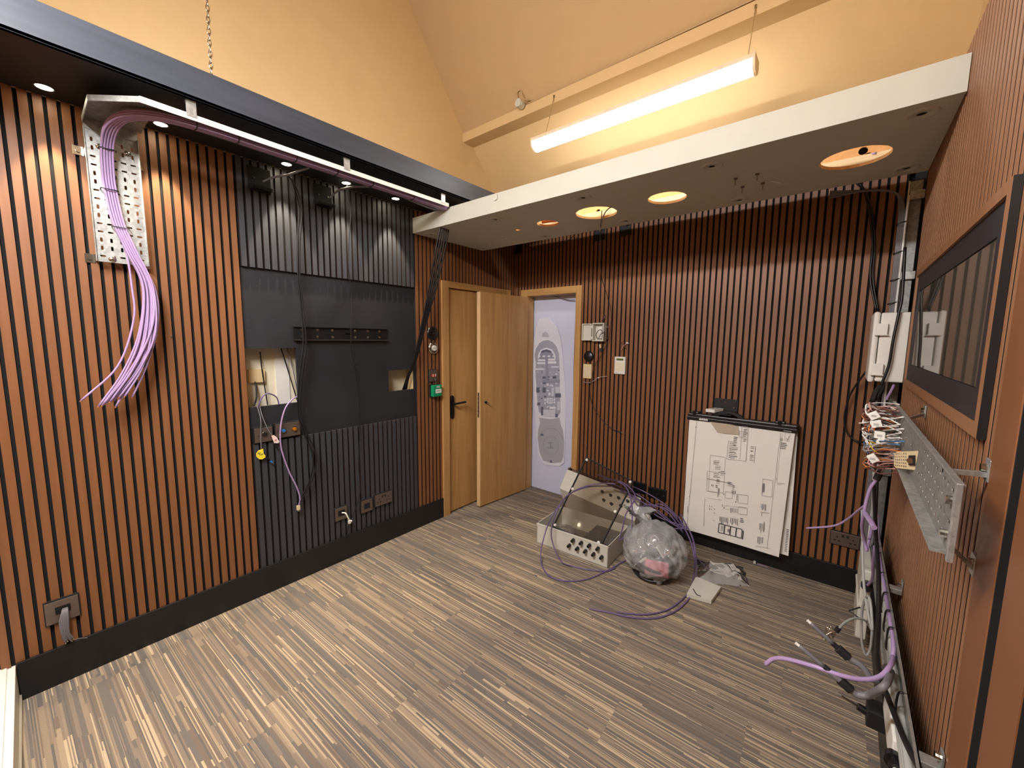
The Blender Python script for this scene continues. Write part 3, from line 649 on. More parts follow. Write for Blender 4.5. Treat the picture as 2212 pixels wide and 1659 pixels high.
# violet cables: one bundle, every cable its own thing, free ends fanned out
ends = [(175, 866), (213, 878), (221, 876), (246, 866), (250, 879), (222, 874), (256, 860), (262, 862), (270, 856), (286, 858), (246, 862), (238, 868), (228, 872), (258, 858)]
mids = [(288, 700), (300, 720), (303, 725), (306, 715), (312, 720), (314, 730), (318, 712), (322, 716), (326, 725), (341, 700), (332, 722), (330, 700), (309, 735), (336, 715)]
endlab = ['with the longest tail swinging far to the left', 'ending lowest of the tails', 'ending just beside the lowest tail', 'ending in the middle of the fan', 'ending under the middle of the fan', 'at the back left of the fan',
          'ending right of the middle of the fan', 'in the right part of the fan', 'last but one at the right of the fan', 'ending rightmost of the tails, bowed widest', 'half hidden in the middle of the fan', 'in the lower left of the fan', 'tucked behind the lowest tail', 'high in the right part of the fan']
for i in range(14):
    c_ = (i*5//14); r_ = [0, 1, 2][(i*7) % 3] if i != 13 else 2; off = (c_-2)*0.0090; dd = r_*0.0086
    e, m_ = ends[i], mids[i]
    pts = []
    for yy in (2.02, 1.6, 1.2, 0.8, 0.60): pts.append(V((0.398-off, yy, zt-0.012-dd)))
    # bend round and down the wall tray
    pts += [V((0.372-off*0.95, 0.455+off*0.3, zt-0.014-dd)), V((0.295-off*0.7, 0.358+off*0.7, zt-0.020-dd)), V((0.190+dd, 0.315+off, zt-0.045-dd)), V((0.105+dd, 0.302+off, zt-0.12)), V((0.072+dd, 0.300+off, zt-0.22))]
    pts += [V((0.064+dd, 0.303+off, 2.27)), V((0.066+dd, 0.318+off*0.95, 2.13)), V((0.072+dd, 0.352+off*0.95, 2.01))]
    k = at(m_[0]-6, 560+0*i, x=0.07)
    q2 = at(m_[0]*0.62+0.38*300+8, 620, x=0.08+dd); q3 = at(m_[0], m_[1], x=0.09+dd+c_*0.003)
    q4 = q3.lerp(at(*e, x=0.10+dd), 0.55)+V((0, 0.018 if i != 9 else 0.012, 0.0)); q5 = at(*e, x=0.10+dd)
    if i == 0: q2 = at(285, 620, x=0.08); q3 = at(289, 690, x=0.09); q4 = at(255, 790, x=0.10)
    pts += [q2, q3, q4, q5]
    b = MB(); b.tube(pts, 0.0044, MT['purple'], 7, 7); d = (q5-q4).normalized(); b.cyl(q5, q5+d*0.005, 0.0028, MT['w_orange'], 6)
    one(b, 'violet_cable', 'violet cable from the left wall tray, '+endlab[i], 'cable', 'violet cables hanging out of the left tray')
tie_n = 0
def tie(pts, label, grp='black cable ties on the left violet bundle', r=0.0022, m='black'):
    one(MB().tube(pts, r, MT[m], 6, 6), 'cable_tie', label, 'cable tie', grp)
tl = ['nearest the bend under the soffit', 'second from the bend along the soffit', 'third from the bend along the soffit', 'fourth from the bend along the soffit', 'fifth from the bend along the soffit', 'farthest along the soffit near the ceiling panel']
for i, yy in enumerate((0.56, 0.72, 0.98, 1.2, 1.42, 1.72)):
    tie([V((0.37, yy, zt-0.004)), V((0.370, yy, zt-0.028)), V((0.398, yy+0.003, zt-0.036)), V((0.426, yy, zt-0.028)), V((0.427, yy, zt-0.004))], 'black cable tie round the violet bundle, '+tl[i])
for i, (yy, zz, x_, la) in enumerate(((0.302, zt-0.13, 0.112, 'just below the bend'), (0.30, 2.27, 0.082, 'halfway down the wall tray'), (0.325, 2.11, 0.083, 'lowest on the wall tray'))):
    tie([V((x_-0.03, yy-0.027, zz)), V((x_+.004, yy-0.026, zz)), V((x_+0.012, yy, zz-0.003)), V((x_+.004, yy+0.026, zz)), V((x_-0.03, yy+0.03, zz+0.003))], 'black cable tie across the violet bundle, '+la)
# tall grey cables in the soffit tray that run on to the brackets
one(MB().tube([at(1000, 470, x=0.28), at(930, 450, x=0.26), at(880, 430, x=0.24), at(830, 408, x=0.22), at(780, 403, x=0.17), at(735, 410, x=0.08), at(712, 428, x=0.03)], 0.007, MT['gcable']), 'grey_cable', 'thick grey cable curving from the soffit to the right wall bracket', 'cable')
one(MB().tube([at(668, 362, x=0.24), at(645, 370, x=0.20), at(620, 378, x=0.13), at(590, 383, x=0.07), at(568, 393, x=0.03)], 0.006, MT['gcable']), 'grey_cable', 'grey cable curving from the soffit to the left wall bracket', 'cable')
def wallbracket(px, py, label):
    c = at(px, py, x=0.0)
    t = thing('wall_bracket', label, 'bracket', c)
    MB().box(c+V((0, -0.058, -0.06)), c+V((0.008, 0.058, 0.075)), MT['dark'], 0.002).build('back_plate', t)
    MB().box(c+V((0.008, -0.05, -0.058)), c+V((0.07, 0.05, -0.050)), MT['black'], 0.002).box(c+V((0.066, -0.05, -0.062)), c+V((0.071, 0.05, -0.044)), MT['black'], 0.001).build('shelf_lip', t)
    for s_ in (-1, 1): MB().cyl(c+V((0.008, s_*0.03, 0.01)), c+V((0.013, s_*0.03, 0.01)), 0.006, MT['chrome'], 10).build('screw', t)
wallbracket(560, 392, 'left one of two square black wall brackets high on the black slats')
wallbracket(697, 427, 'right one of two square black wall brackets high on the black slats')
# hanging black cables in front of the black panel
def hang(pix, r, m, label, nm='black_cable', dx=0.0, grp=None, cat='cable'):
    return one(MB().tube([at(a, b_, x=c+dx) for a, b_, c in pix], r, MT[m], 7, 8), nm, label, cat, grp)
hang([(622, 376, .13), (634, 400, .10), (646, 450, .07), (643, 520, .05), (644, 600, .04), (650, 660, .035), (655, 740, .04), (646, 820, .035), (644, 890, .03), (656, 935, .03), (673, 975, .04), (676, 1010, .04), (664, 1050, .035), (645, 1082, .03)], 0.005, 'cable', 'thicker black cable hanging left of the television mount, bowing right at the bottom')
hang([(622, 376, .12), (638, 400, .10), (652, 450, .08), (648, 520, .06), (648, 600, .05), (654, 660, .045), (661, 740, .05), (652, 820, .045), (649, 890, .04), (662, 935, .04), (680, 975, .05), (682, 1010, .05), (668, 1050, .045), (648, 1085, .035)], 0.0045, 'cable', 'thinner black cable running beside the thicker one left of the television mount')
hang([(748, 396, .10), (752, 420, .08), (758, 455, .06), (754, 520, .05), (753, 580, .04), (760, 640, .035), (758, 740, .035), (764, 780, .025), (775, 850, .02), (777, 920, .02), (775, 1000, .03), (778, 1060, .035), (768, 1100, .035), (755, 1130, .03), (746, 1172, .03)], 0.003, 'cable', 'thin black cable hanging down past the right half of the television mount to the skirting')
for i in range(5):
    hang([(964+i*4, 452-i*2, .33), (957+i*4, 470, .33), (943+i*5, 530, .28), (927+i*4, 620, .2), (913+i*2.5, 690, .13), (894+i*1.5, 775, .05), (880+i, 812, -.03), (870+i*2, 842, -.08)], 0.006, 'cable',
         'black cable draped over the ceiling panel into the small wall opening, '+['leftmost', 'second from left', 'middle', 'second from right', 'rightmost'][i], grp='black cables over the ceiling panel')
# television rail
c0, c1 = at(635, 706, x=-0.02), at(838, 735, x=-0.02)
t = thing('television_mount', 'long black steel television mounting rail screwed to the flat black board', 'mount', V((0, (c0.y+c1.y)/2, c1.z)))
ya, yb_, za, zb = 1.094, 1.774, 1.593, 1.680
hs = [slot(ya+0.37, (za+zb)/2, 0.05, 0.012)]
MB().plate(rect(ya, za, yb_, zb), hs, lambda a, b_, c: V((-0.012+c, a, b_)), 0.003, MT['skirt']).box((-0.021, ya, zb-0.003), (0.006, yb_, zb), MT['skirt']).box((-0.021, ya, za), (0.008, yb_, za+0.003), MT['steel']).build('rail', t)
for yy in (1.145, 1.245, 1.345, 1.51, 1.61, 1.705):
    for zz in (za+0.022, zb-0.02):
        bo = MB().cyl((-0.006, yy, zz), (0.001, yy, zz), 0.0045, MT['chrome'], 6).build('bolt', t); MB().cyl((-0.009, yy, zz), (-0.006, yy, zz), 0.009, MT['chrome'], 14).build('washer', bo)
# ---- face plates
def plate_left(name, label, cat, yc, zc, w, h, m='steel', group=None, back=True):
    t = thing(name, label, cat, V((0, yc, zc)), group)
    b = MB()
    b.box((-0.02, yc-w/2-0.004, zc-h/2-0.004), (0.010, yc+w/2+0.004, zc+h/2+0.004), MT['blackm'])
    b.build('back_box', t)
    MB().box((0.010, yc-w/2, zc-h/2), (0.015, yc+w/2, zc+h/2), MT[m], 0.0015).build('face_plate', t); return t
def pins(b, yc, zc, x, ax='y'):
    for dy, dz, w, h in ((0, 0.016, 0.003, 0.008), (-0.011, -0.008, 0.007, 0.004), (0.011, -0.008, 0.007, 0.004)):
        if ax == 'y': b.box((x-0.001, yc+dy-w/1.3, zc+dz-h/1.3), (x+0.0006, yc+dy+w/1.3, zc+dz+h/1.3), MT['hole'])
        else: b.box((yc+dy-w/1.3, x-0.0006, zc+dz-h/1.3), (yc+dy+w/1.3, x+0.001, zc+dz+h/1.3), MT['hole'])
t = plate_left('cable_outlet', 'nickel outlet plate with grey cables hanging out, at the lower left end of the wall', 'outlet plate', 0.010, 0.352, 0.104, 0.104)
MB().box((0.0155, -0.012, 0.34), (0.017, 0.036, 0.375), MT['hole'], 0.0005).build('cable_slot', t)
for i in range(5):
    one(MB().tube([V((0.016, 0.012+i*0.003, 0.358)), V((0.035, 0.008+i*0.004, 0.350)), V((0.045, -0.002+i*0.006, 0.31)), V((0.042, 0.0+i*0.005, 0.25)), V((0.035, 0.006+i*0.006, 0.205+0.006*(i % 3)))], 0.0042, MT['gcable'], 7).cyl(V((0.035, 0.006+i*0.006, 0.207+0.006*(i % 3))), V((0.034, 0.007+i*0.0065, 0.196+0.006*(i % 3))), 0.003, MT['chrome'], 6),
        'grey_cable', 'grey cable end drooping from the outlet plate at the lower left, '+['leftmost', 'second', 'middle', 'fourth', 'rightmost'][i]+' of five', 'cable', 'grey cable ends at the lower left outlet')
one(MB().tube([V((0.03, 0.02, 0.20)), V((0.03, 0.05, 0.195)), V((0.03, 0.075, 0.182))], 0.0015, MT['gcable'], 5), 'cable_strand', 'loose thin strand of wire sticking over the skirting under the outlet plate', 'wire')
t = plate_left('outlet_plate', 'nickel blank plate with one round hole just left of the two-connector plate', 'outlet plate', 0.882, 1.020, 0.098, 0.088)
MB().lathe((0.015, 0.888, 1.022), (1, 0, 0), [(0.012, 0), (0.012, 0.003), (0.016, 0.003), (0.017, 0)], MT['chrome'], 20).lathe((0.015, 0.888, 1.022), (1, 0, 0), [(0, 0.0008), (0.012, 0.0008)], MT['hole'], 20).build('grommet', t)
for dy in (-0.036, 0.034): MB().cyl((0.015, 0.888+dy, 1.020), (0.0165, 0.888+dy, 1.020), 0.004, MT['chrome'], 10).build('screw', t)
t = plate_left('outlet_plate', 'wide nickel plate carrying a blue and an orange connector', 'outlet plate', 1.022, 1.028, 0.146, 0.088)
for yy, m in ((0.992, 'blue'), (1.058, 'gold')):
    cn = MB().lathe((0.015, yy, 1.028), (1, 0, 0), [(0.012, 0), (0.012, 0.004), (0.011, 0.014), (0.0, 0.016)], MT[m], 8).lathe((0.015, yy, 1.028), (1, 0, 0), [(0.016, 0), (0.016, 0.004), (0.012, 0.004)], MT['chrome'], 16).build('connector', t)
    MB().box((0.015, yy-0.012, 1.040), (0.022, yy+0.01, 1.046), MT['chrome']).build('latch', cn)
for yy in (0.958, 1.086): MB().cyl((0.015, yy, 1.022), (0.0165, yy, 1.022), 0.004, MT['chrome'], 10).build('screw', t)
t = plate_left('cable_outlet', 'nickel outlet plate with a white cable tail, leftmost low plate on the black slats', 'outlet plate', 1.346, 0.359, 0.088, 0.092)
MB().box((0.0155, 1.322, 0.345), (0.017, 1.370, 0.385), MT['hole'], 0.0005).build('cable_slot', t)
one(MB().tube([V((0.016, 1.35, 0.365)), V((0.04, 1.362, 0.365)), V((0.05, 1.372, 0.34)), V((0.05, 1.385, 0.305))], 0.005, MT['white'], 7).box((0.043, 1.377, 0.283), (0.058, 1.394, 0.306), MT['white'], 0.001).ball((0.05, 1.398, 0.296), 0.008, MT['white']), 'white_cable', 'short white cable with a plug hanging from the low outlet plate', 'cable')
t = plate_left('data_outlet', 'square nickel plate with a dark centre, between the cable outlet and the double socket', 'outlet plate', 1.546, 0.352, 0.092, 0.092)
MB().box((0.0155, 1.522, 0.330), (0.0165, 1.570, 0.374), MT['blackm'], 0.0005).build('centre_module', t)
t = plate_left('double_socket', 'nickel double power socket low on the black slats', 'socket', 1.690, 0.363, 0.150, 0.090)
b = MB(); pins(b, 1.650, 0.355, 0.015); pins(b, 1.730, 0.355, 0.015); b.build('pin_holes', t)
for yy in (1.678, 1.702): MB().box((0.015, yy-0.006, 0.378), (0.018, yy+0.006, 0.394), MT['blackm'], 0.001).build('rocker_switch', t)
# ---- beside the left door
p = at(934, 720, x=0.0); t = thing('wall_speaker', 'round black wall disc above the steel exit button beside the closed door', 'round disc', p)
MB().lathe(p, (1, 0, 0), [(0.058, -0.001), (0.058, 0.006), (0.045, 0.014), (0.0, 0.018)], MT['black'], 32, True).build('disc', t)
MB().ball(p+V((0.018, 0, 0)), 0.0035, MT['chrome']).build('centre_dot', t)
p = at(935, 752, x=0.0); t = thing('exit_button', 'round polished steel exit button beside the closed door', 'button', p)
MB().lathe(p, (1, 0, 0), [(0.052, -0.001), (0.053, 0.006), (0.046, 0.016), (0.032, 0.021), (0.031, 0.018)], MT['chrome'], 36, True).build('dome', t)
b = MB().lathe(p, (1, 0, 0), [(0.024, 0.010), (0.024, 0.024), (0.022, 0.026), (0.0, 0.026)], MT['white'], 28); b.build('push_button', t)
b = MB(); text(b, 'EXIT', 0.017, TL(p+V((0.0264, 0, 0))), MT['ink']); b.build('lettering', t)
p = at(933.5, 781, x=0.0); one(MB().lathe(p, (1, 0, 0), [(0, 0.001), (0.013, 0.001), (0.013, -0.002)], MT['felt'], 20).lathe(p+V((0, 0.002, 0)), (1, 0, 0), [(0, 0.0016), (0.009, 0.0016), (0.009, 0)], MT['steel'], 16), 'cable_hole', 'small round drilled hole under the steel exit button', 'hole')
t = plate_left('key_switch', 'nickel plate with two small red switches above the green call point', 'switch', 2.198, 1.296, 0.088, 0.100)
for dy in (-0.012, 0.014): MB().box((0.015, 2.198+dy-0.011, 1.289), (0.018, 2.198+dy+0.009, 1.307), MT['red'], 0.001).box((0.015, 2.198+dy+0.003, 1.287), (0.0185, 2.198+dy+0.010, 1.309), MT['white'], 0.001).build('rocker_switch', t)
one(MB().tube([V((0.018, 2.205, 1.275)), V((0.03, 2.208, 1.26)), V((0.028, 2.212, 1.225)), V((0.02, 2.210, 1.20))], 0.004, MT['steel'], 6).box((0.016, 2.198, 1.272), (0.03, 2.216, 1.282), MT['steel'], 0.001), 'key', 'small key hanging from the red switch plate', 'key')
p = V((0, 2.212, 1.165)); t = thing('call_point', 'green emergency door release box beside the closed door', 'call point', p)
MB().box((0, 2.160, 1.112), (0.012, 2.262, 1.222), MT['blackm'], 0.002).build('back_box', t)
MB().box((0.012, 2.166, 1.118), (0.050, 2.262, 1.216), MT['green'], 0.006).build('cover', t)
b = MB().box((0.050, 2.190, 1.148), (0.0515, 2.252, 1.182), MT['white'], 0.0005)
for k in range(3): b.cyl((0.0515, 2.206+k*0.015, 1.166), (0.052, 2.206+k*0.015, 1.166), 0.0042, MT['inkd'], 10)
b.build('push_element', t)
b = MB()
for k, (a0, a1) in enumerate(((0.2, 0.235), (0.198, 0.24))): b.box((0.050, 2.0+a0, 1.203-k*0.008), (0.0505, 2.0+a1, 1.207-k*0.008), MT['white'])
b.build('printed_marks', t)
p = at(371, 728, x=0.0); one(MB().lathe(p, (1, 0, 0), [(0, 0.004), (0.004, 0.0015), (0.004, -0.001)], MT['inkd'], 8), 'screw', 'single dark screw head on the brown slats left of the black panel', 'screw')
# ---- things hanging around the large wall opening
hang([(562, 760, -.10), (566, 800, -.10), (578, 875, -.10)], 0.0035, 'cable', 'black cable crossing the large wall opening, leftmost of the straight ones')
hang([(607, 752, -.10), (625, 810, -.10), (643, 868, -.10)], 0.0035, 'cable', 'black cable slanting across the large wall opening, middle one')
hang([(620, 752, -.09), (633, 800, -.09), (645, 860, -.09)], 0.0035, 'gcable', 'grey cable slanting across the large wall opening, right of the black one', 'grey_cable')
hang([(549, 820, -.12), (553, 835, -.10), (554, 860, -.08), (549, 876, -.05)], 0.005, 'cable', 'black cable looped at the left edge of the large wall opening')
hang([(556, 878, -.01), (563, 905, .015), (563.5, 935, .02), (564, 972, .02)], 0.003, 'gcable', 'thin grey cable with the yellow tag hanging below the large wall opening', 'grey_cable')
hang([(561, 878, -.01), (567, 900, .015), (579, 928, .02), (589, 942, .02)], 0.003, 'gcable', 'thin grey cable with the white tag hanging below the large wall opening', 'grey_cable')
hang([(603, 875, -.02), (597, 858, -.01), (580, 850, .01), (568, 856, .012), (560, 872, .01), (558, 880, .0)], 0.004, 'dpurple', 'dark violet cable arching inside the large wall opening', 'violet_cable')
hang([(642, 857, -.02), (630, 864, .02), (615, 885, .03), (606, 925, .035), (608, 970, .03), (625, 1020, .03), (640, 1050, .035), (648, 1075, .035), (645, 1095, .03)], 0.0048, 'purple', 'violet patch cable looping from the large opening down to a white plug', 'violet_cable')
p = at(645, 1093, x=0.03); one(MB().box(p+V((-0.008, -0.012, -0.026)), p+V((0.008, 0.008, 0.004)), MT['comb'], 0.002).box(p+V((-0.006, -0.009, -0.034)), p+V((0.006, 0.005, -0.026)), MT['chrome'], 0.001), 'plug', 'small clear network plug on the end of the violet patch cable', 'plug')
pts = [(553, 980), (558, 973), (568, 969.5), (569.5, 980), (573, 984), (573, 988), (566, 992), (560, 992), (554, 987)]
t = thing('yellow_tag', 'yellow tape tag with handwriting on a thin cable below the large opening', 'tag', at(564, 992, x=0.02))
MB().plate([(at(a, b_, x=0.02).y, at(a, b_, x=0.02).z) for a, b_ in pts], [], lambda a, b_, c: V((0.02+c, a, b_)), 0.003, MT['yellow']).build('tape', t)
b = MB(); text(b, 'PLP', 0.020, TL(at(562, 981, x=0.0235)) @ Matrix.Rotation(math.radians(-35), 4, 'Z'), MT['inkd']); b.build('handwriting', t)
hang([(573, 984, .02), (580, 991, .022), (584, 995, .022)], 0.004, 'cable', 'stub of black cable below the yellow tag ending in a blue plug')
p = at(585, 997, x=0.022); one(MB().cyl(p+V((0, -0.004, 0.005)), p+V((0, 0.008, -0.008)), 0.006, MT['blue'], 10).cyl(p+V((0, 0.008, -0.008)), p+V((0, 0.014, -0.015)), 0.002, MT['chrome'], 8), 'plug', 'tiny blue cable plug below the yellow tag', 'plug')
pts = [(586, 941), (592, 940), (598, 945), (603, 954), (601, 957), (592, 957)]
t = thing('white_tag', 'white and pink tape tag hanging left of the blue connector', 'tag', at(595, 957, x=0.02))
MB().plate([(at(a, b_, x=0.02).y, at(a, b_, x=0.02).z) for a, b_ in pts], [], lambda a, b_, c: V((0.02+c, a, b_)), 0.003, MT['pinkt']).build('tape', t)
b = MB(); text(b, 'JE', 0.016, TL(at(596, 951, x=0.0235)) @ Matrix.Rotation(math.radians(-30), 4, 'Z'), MT['red']); b.build('handwriting', t)
hang([(592, 957, .02), (596, 964, .022), (599, 967, .022)], 0.0045, 'cable', 'stub of black cable below the white tag', 'black_cable')
# ================================================================== BACK WALL THINGS
def BW(px, py, off=0.0): return at(px, py, y=YB-off)
def hangb(pix, r, m, label, nm='black_cable', grp=None):
    return one(MB().tube([at(a, b_, y=YB-c) for a, b_, c in pix], r, MT[m], 6, 8), nm, label, 'cable', grp)
t = thing('outdoor_box', 'open grey weatherproof box with its lid swung left, on the back wall', 'electrical box', BW(1300, 738))
zt_, zb_ = 1.762, 1.600
def frame_box(x0, x1, z0, z1, d0, d1, wall, b, m):
    b.box((x0, YB-d1, z0), (x1, YB-d0, z1), MT[m])
def tray_b(x0, x1, z0, z1, y0, y1, w, m, back_m=None):
    b = MB(); b.box((x0, y0, z0), (x0+w, y1, z1), MT[m], 0.002).box((x1-w, y0, z0), (x1, y1, z1), MT[m], 0.002).box((x0+w, y0, z0), (x1-w, y1, z0+w), MT[m], 0.002).box((x0+w, y0, z1-w), (x1-w, y1, z1), MT[m], 0.002)
    b.box((x0+w, y1-0.004, z0+w), (x1-w, y1, z1-w), MT[back_m or m]); return b
tray_b(0.940, 1.052, zb_, zt_, YB-0.062, YB-0.002, 0.009, 'boxg').build('box_body', t)
tray_b(0.826, 0.925, zb_+0.006, zt_-0.004, YB-0.048, YB-0.026, 0.009, 'boxg').build('lid', t)
for z_ in (zb_+0.03, zt_-0.035): MB().box((0.922, YB-0.058, z_-0.012), (0.944, YB-0.044, z_+0.012), MT['boxg'], 0.002).build('hinge', t)
MB().box((0.985, YB-0.030, zb_+0.025), (1.020, YB-0.006, zb_+0.13), MT['white'], 0.002).build('switch_module', t)
MB().box((1.050, YB-0.02, zb_+0.02), (1.075, YB-0.004, zb_+0.036), MT['chrome'], 0.002).cyl((1.07, YB-0.02, zb_+0.028), (1.07, YB-0.03, zb_+0.028), 0.008, MT['chrome'], 10).box((1.050, YB-0.02, zt_-0.045), (1.072, YB-0.004, zt_-0.025), MT['chrome'], 0.002).build('catch', t)
hangb([(1303, 718, .05), (1296, 712, .09), (1288, 722, .09), (1292, 733, .07), (1298, 722, .07), (1306, 718, .08), (1304, 735, .05)], 0.003, 'cable', 'black cable curled inside the open weatherproof box')
hangb([(1300, 455, .9), (1299, 475, .84), (1297, 492, .78), (1297, 500, .74), (1296, 540, .5), (1300, 600, .2), (1312, 640, .06), (1320, 675, .03), (1318, 710, .03), (1312, 740, .03), (1300, 765, .03), (1285, 790, .03), (1278, 820, .03), (1273, 845, .02), (1282, 880, .02), (1305, 912, .02), (1325, 928, .02), (1338, 932, .02)], 0.0028, 'cable', 'long thin black cable falling from a ceiling panel cut-out past the weatherproof box')
hangb([(1330, 443, .9), (1313, 452, .95), (1303, 468, .93), (1299, 490, .84), (1296, 499, .78)], 0.0036, 'lgcable', 'pale cable hooked out of the largest round cut-out', 'white_cable')
p = BW(1340, 933, 0.02); one(MB().cyl(p+V((-0.02, 0, 0.003)), p+V((0.012, 0, -0.004)), 0.006, MT['black'], 8).cyl(p+V((0.012, 0, -0.004)), p+V((0.022, 0, -0.010)), 0.003, MT['chrome'], 8), 'plug', 'small plug on the free end of the long thin black cable', 'plug')
p = BW(1272, 770); t = thing('wall_speaker', 'round black wall disc right of the poster doorway', 'round disc', p)
MB().lathe(p, (0, -1, 0), [(0.050, -0.001), (0.050, 0.006), (0.040, 0.014), (0.0, 0.018)], MT['black'], 32, True).build('disc', t)
p0, p1 = BW(1262, 786), BW(1279, 818)
t = thing('keypad', 'cream access keypad under the round black disc on the back wall', 'keypad', V(((p0.x+p1.x)/2, YB, p1.z)))
MB().box((p0.x, YB-0.018, p1.z), (p1.x, YB, p0.z), MT['comb'], 0.003).build('case', t)
for r_ in range(4):
    for c_ in range(3):
        xx = p0.x+0.018+c_*(p1.x-p0.x-0.036)/2; zz = p1.z+0.03+r_*0.022
        MB().box((xx-0.007, YB-0.020, zz-0.007), (xx+0.007, YB-0.018, zz+0.007), MT['boxg'], 0.0005).build('key', t)
p0, p1 = BW(1330, 770), BW(1352, 809)
t = thing('alarm_panel', 'white alarm control panel with a green display on the back wall', 'alarm panel', V(((p0.x+p1.x)/2, YB, p1.z)))
MB().box((p0.x, YB-0.024, p1.z), (p1.x, YB, p0.z), MT['white'], 0.006).build('case', t)
MB().box((p0.x+0.02, YB-0.026, p0.z-0.032), (p1.x-0.018, YB-0.0235, p0.z-0.015), MT['lcd'], 0.0005).build('display', t)
b = MB().box((p0.x+0.012, YB-0.0255, p1.z+0.032), (p1.x-0.012, YB-0.0235, p0.z-0.05), MT['cream'], 0.0008)
for k in range(3): b.box((p0.x+0.015, YB-0.0262, p1.z+0.045+k*0.02), (p1.x-0.015, YB-0.0255, p1.z+0.0458+k*0.02), MT['inkl'])
b.build('flap', t); MB().box((p0.x+0.015, YB-0.0252, p1.z+0.012), (p0.x+0.03, YB-0.0238, p1.z+0.018), MT['inkl']).build('printed_mark', t)
one(MB().tube([BW(1341, 757, .01), BW(1346, 748, .03), BW(1352, 743, .02), BW(1357, 740, .02)], 0.0028, MT['w_pink'], 6).tube([BW(1341, 738, .01), BW(1344, 744, .02), BW(1350, 750, .03), BW(1352, 754, .02)], 0.0028, MT['w_brown'], 6).cyl(BW(1353, 740, .02), BW(1358, 742, .025), 0.006, MT['white'], 8), 'wire_tail', 'tangle of short stripped wires just above the alarm panel', 'wire')
one(MB().tube([BW(1260, 825, .02), BW(1272, 827, .02), BW(1285, 821, .03), BW(1293, 815, .03), BW(1311, 813, .03)], 0.0026, MT['lgcable'], 6).ball(BW(1293, 816, .035), 0.007, MT['white']), 'wire_tail', 'pale wire with a white bead crossing below the cream keypad', 'wire')
one(MB().cyl(BW(1296, 744, .02), BW(1297, 752, .02), 0.008, MT['comb'], 8).box(BW(1296, 752, .03), BW(1303, 760, .01), MT['blackm'], 0.001), 'cable_gland', 'small cable gland hanging under the open weatherproof box', 'gland')
one(MB().cyl(BW(1302, 696, .02), BW(1304, 688, .02), 0.009, MT['blackm'], 8).tube([BW(1304, 688, .02), BW(1306, 684, .02), BW(1308, 680, .02)], 0.003, MT['dpurple'], 6), 'cable_gland', 'dark cable gland on top of the open weatherproof box', 'gland')
# black brackets high on the back wall
for px, py, la in ((1118, 540, 'leftmost of three square black brackets high on the back wall'), (1296, 508, 'middle one of three square black brackets high on the back wall'), (1352, 497, 'rightmost of three square black brackets high on the back wall')):
    c = BW(px, py)
    t = thing('wall_bracket', la, 'bracket', c, None)
    MB().box(c+V((-0.05, -0.008, -0.045)), c+V((0.05, 0, 0.07)), MT['blackm'], 0.002).build('back_plate', t)
    MB().box(c+V((-0.045, -0.05, -0.045)), c+V((0.045, -0.008, -0.038)), MT['black'], 0.002).build('shelf_lip', t)
for k, (px, la) in enumerate(((1296, 'middle'), (1352, 'right'))):
    for s_ in (-1, 1):
        one(MB().tube([BW(px, 496-k*10, .03), BW(px+s_*8, 488-k*10, .05), BW(px+s_*22, 478-k*9-s_*4, .08)], 0.005, MT['gcable'], 6), 'grey_cable', 'grey cable rising to the %s from the %s black bracket on the back wall' % ('left' if s_ < 0 else 'right', la), 'cable')
hangb([(1125, 520, .03), (1145, 535, .05), (1180, 542, .06), (1220, 525, .06), (1260, 490, .08)], 0.003, 'cable', 'thin dark cable sagging between the left and middle back wall brackets')
# low plates on the back wall
def plate_back(name, label, xc, zc, w, h, m):
    t = thing(name, label, 'socket', V((xc, YB, zc)))
    MB().box((xc-w/2-0.004, YB-0.008, zc-h/2-0.004), (xc+w/2+0.004, YB+0.01, zc+h/2+0.004), MT['blackm']).build('back_box', t)
    MB().box((xc-w/2, YB-0.014, zc-h/2), (xc+w/2, YB-0.008, zc+h/2), MT[m], 0.0015).build('face_plate', t); return t
t = plate_back('blank_plate', 'wide black blank plate low on the back wall left of the flip chart', 1.572, 0.325, 0.148, 0.090, 'black')
for s_ in (-1, 1): MB().cyl((1.572+s_*0.06, YB-0.014, 0.325), (1.572+s_*0.06, YB-0.0155, 0.325), 0.004, MT['chrome'], 8).build('screw', t)
t = plate_back('blank_plate', 'black blank plate partly hidden behind the tinted enclosure lid', 1.42, 0.340, 0.110, 0.090, 'black')
MB().cyl((1.46, YB-0.014, 0.345), (1.46, YB-0.0155, 0.345), 0.004, MT['chrome'], 8).build('screw', t)
t = plate_back('double_socket', 'bronze double power socket low at the right end of the back wall', 2.797, 0.337, 0.146, 0.088, 'steel')
b = MB(); pins(b, 2.757, 0.33, YB-0.014, 'x'); pins(b, 2.837, 0.33, YB-0.014, 'x'); b.build('pin_holes', t)
for xx in (2.785, 2.809): MB().box((xx-0.006, YB-0.017, 0.352), (xx+0.006, YB-0.014, 0.368), MT['blackm'], 0.001).build('rocker_switch', t)
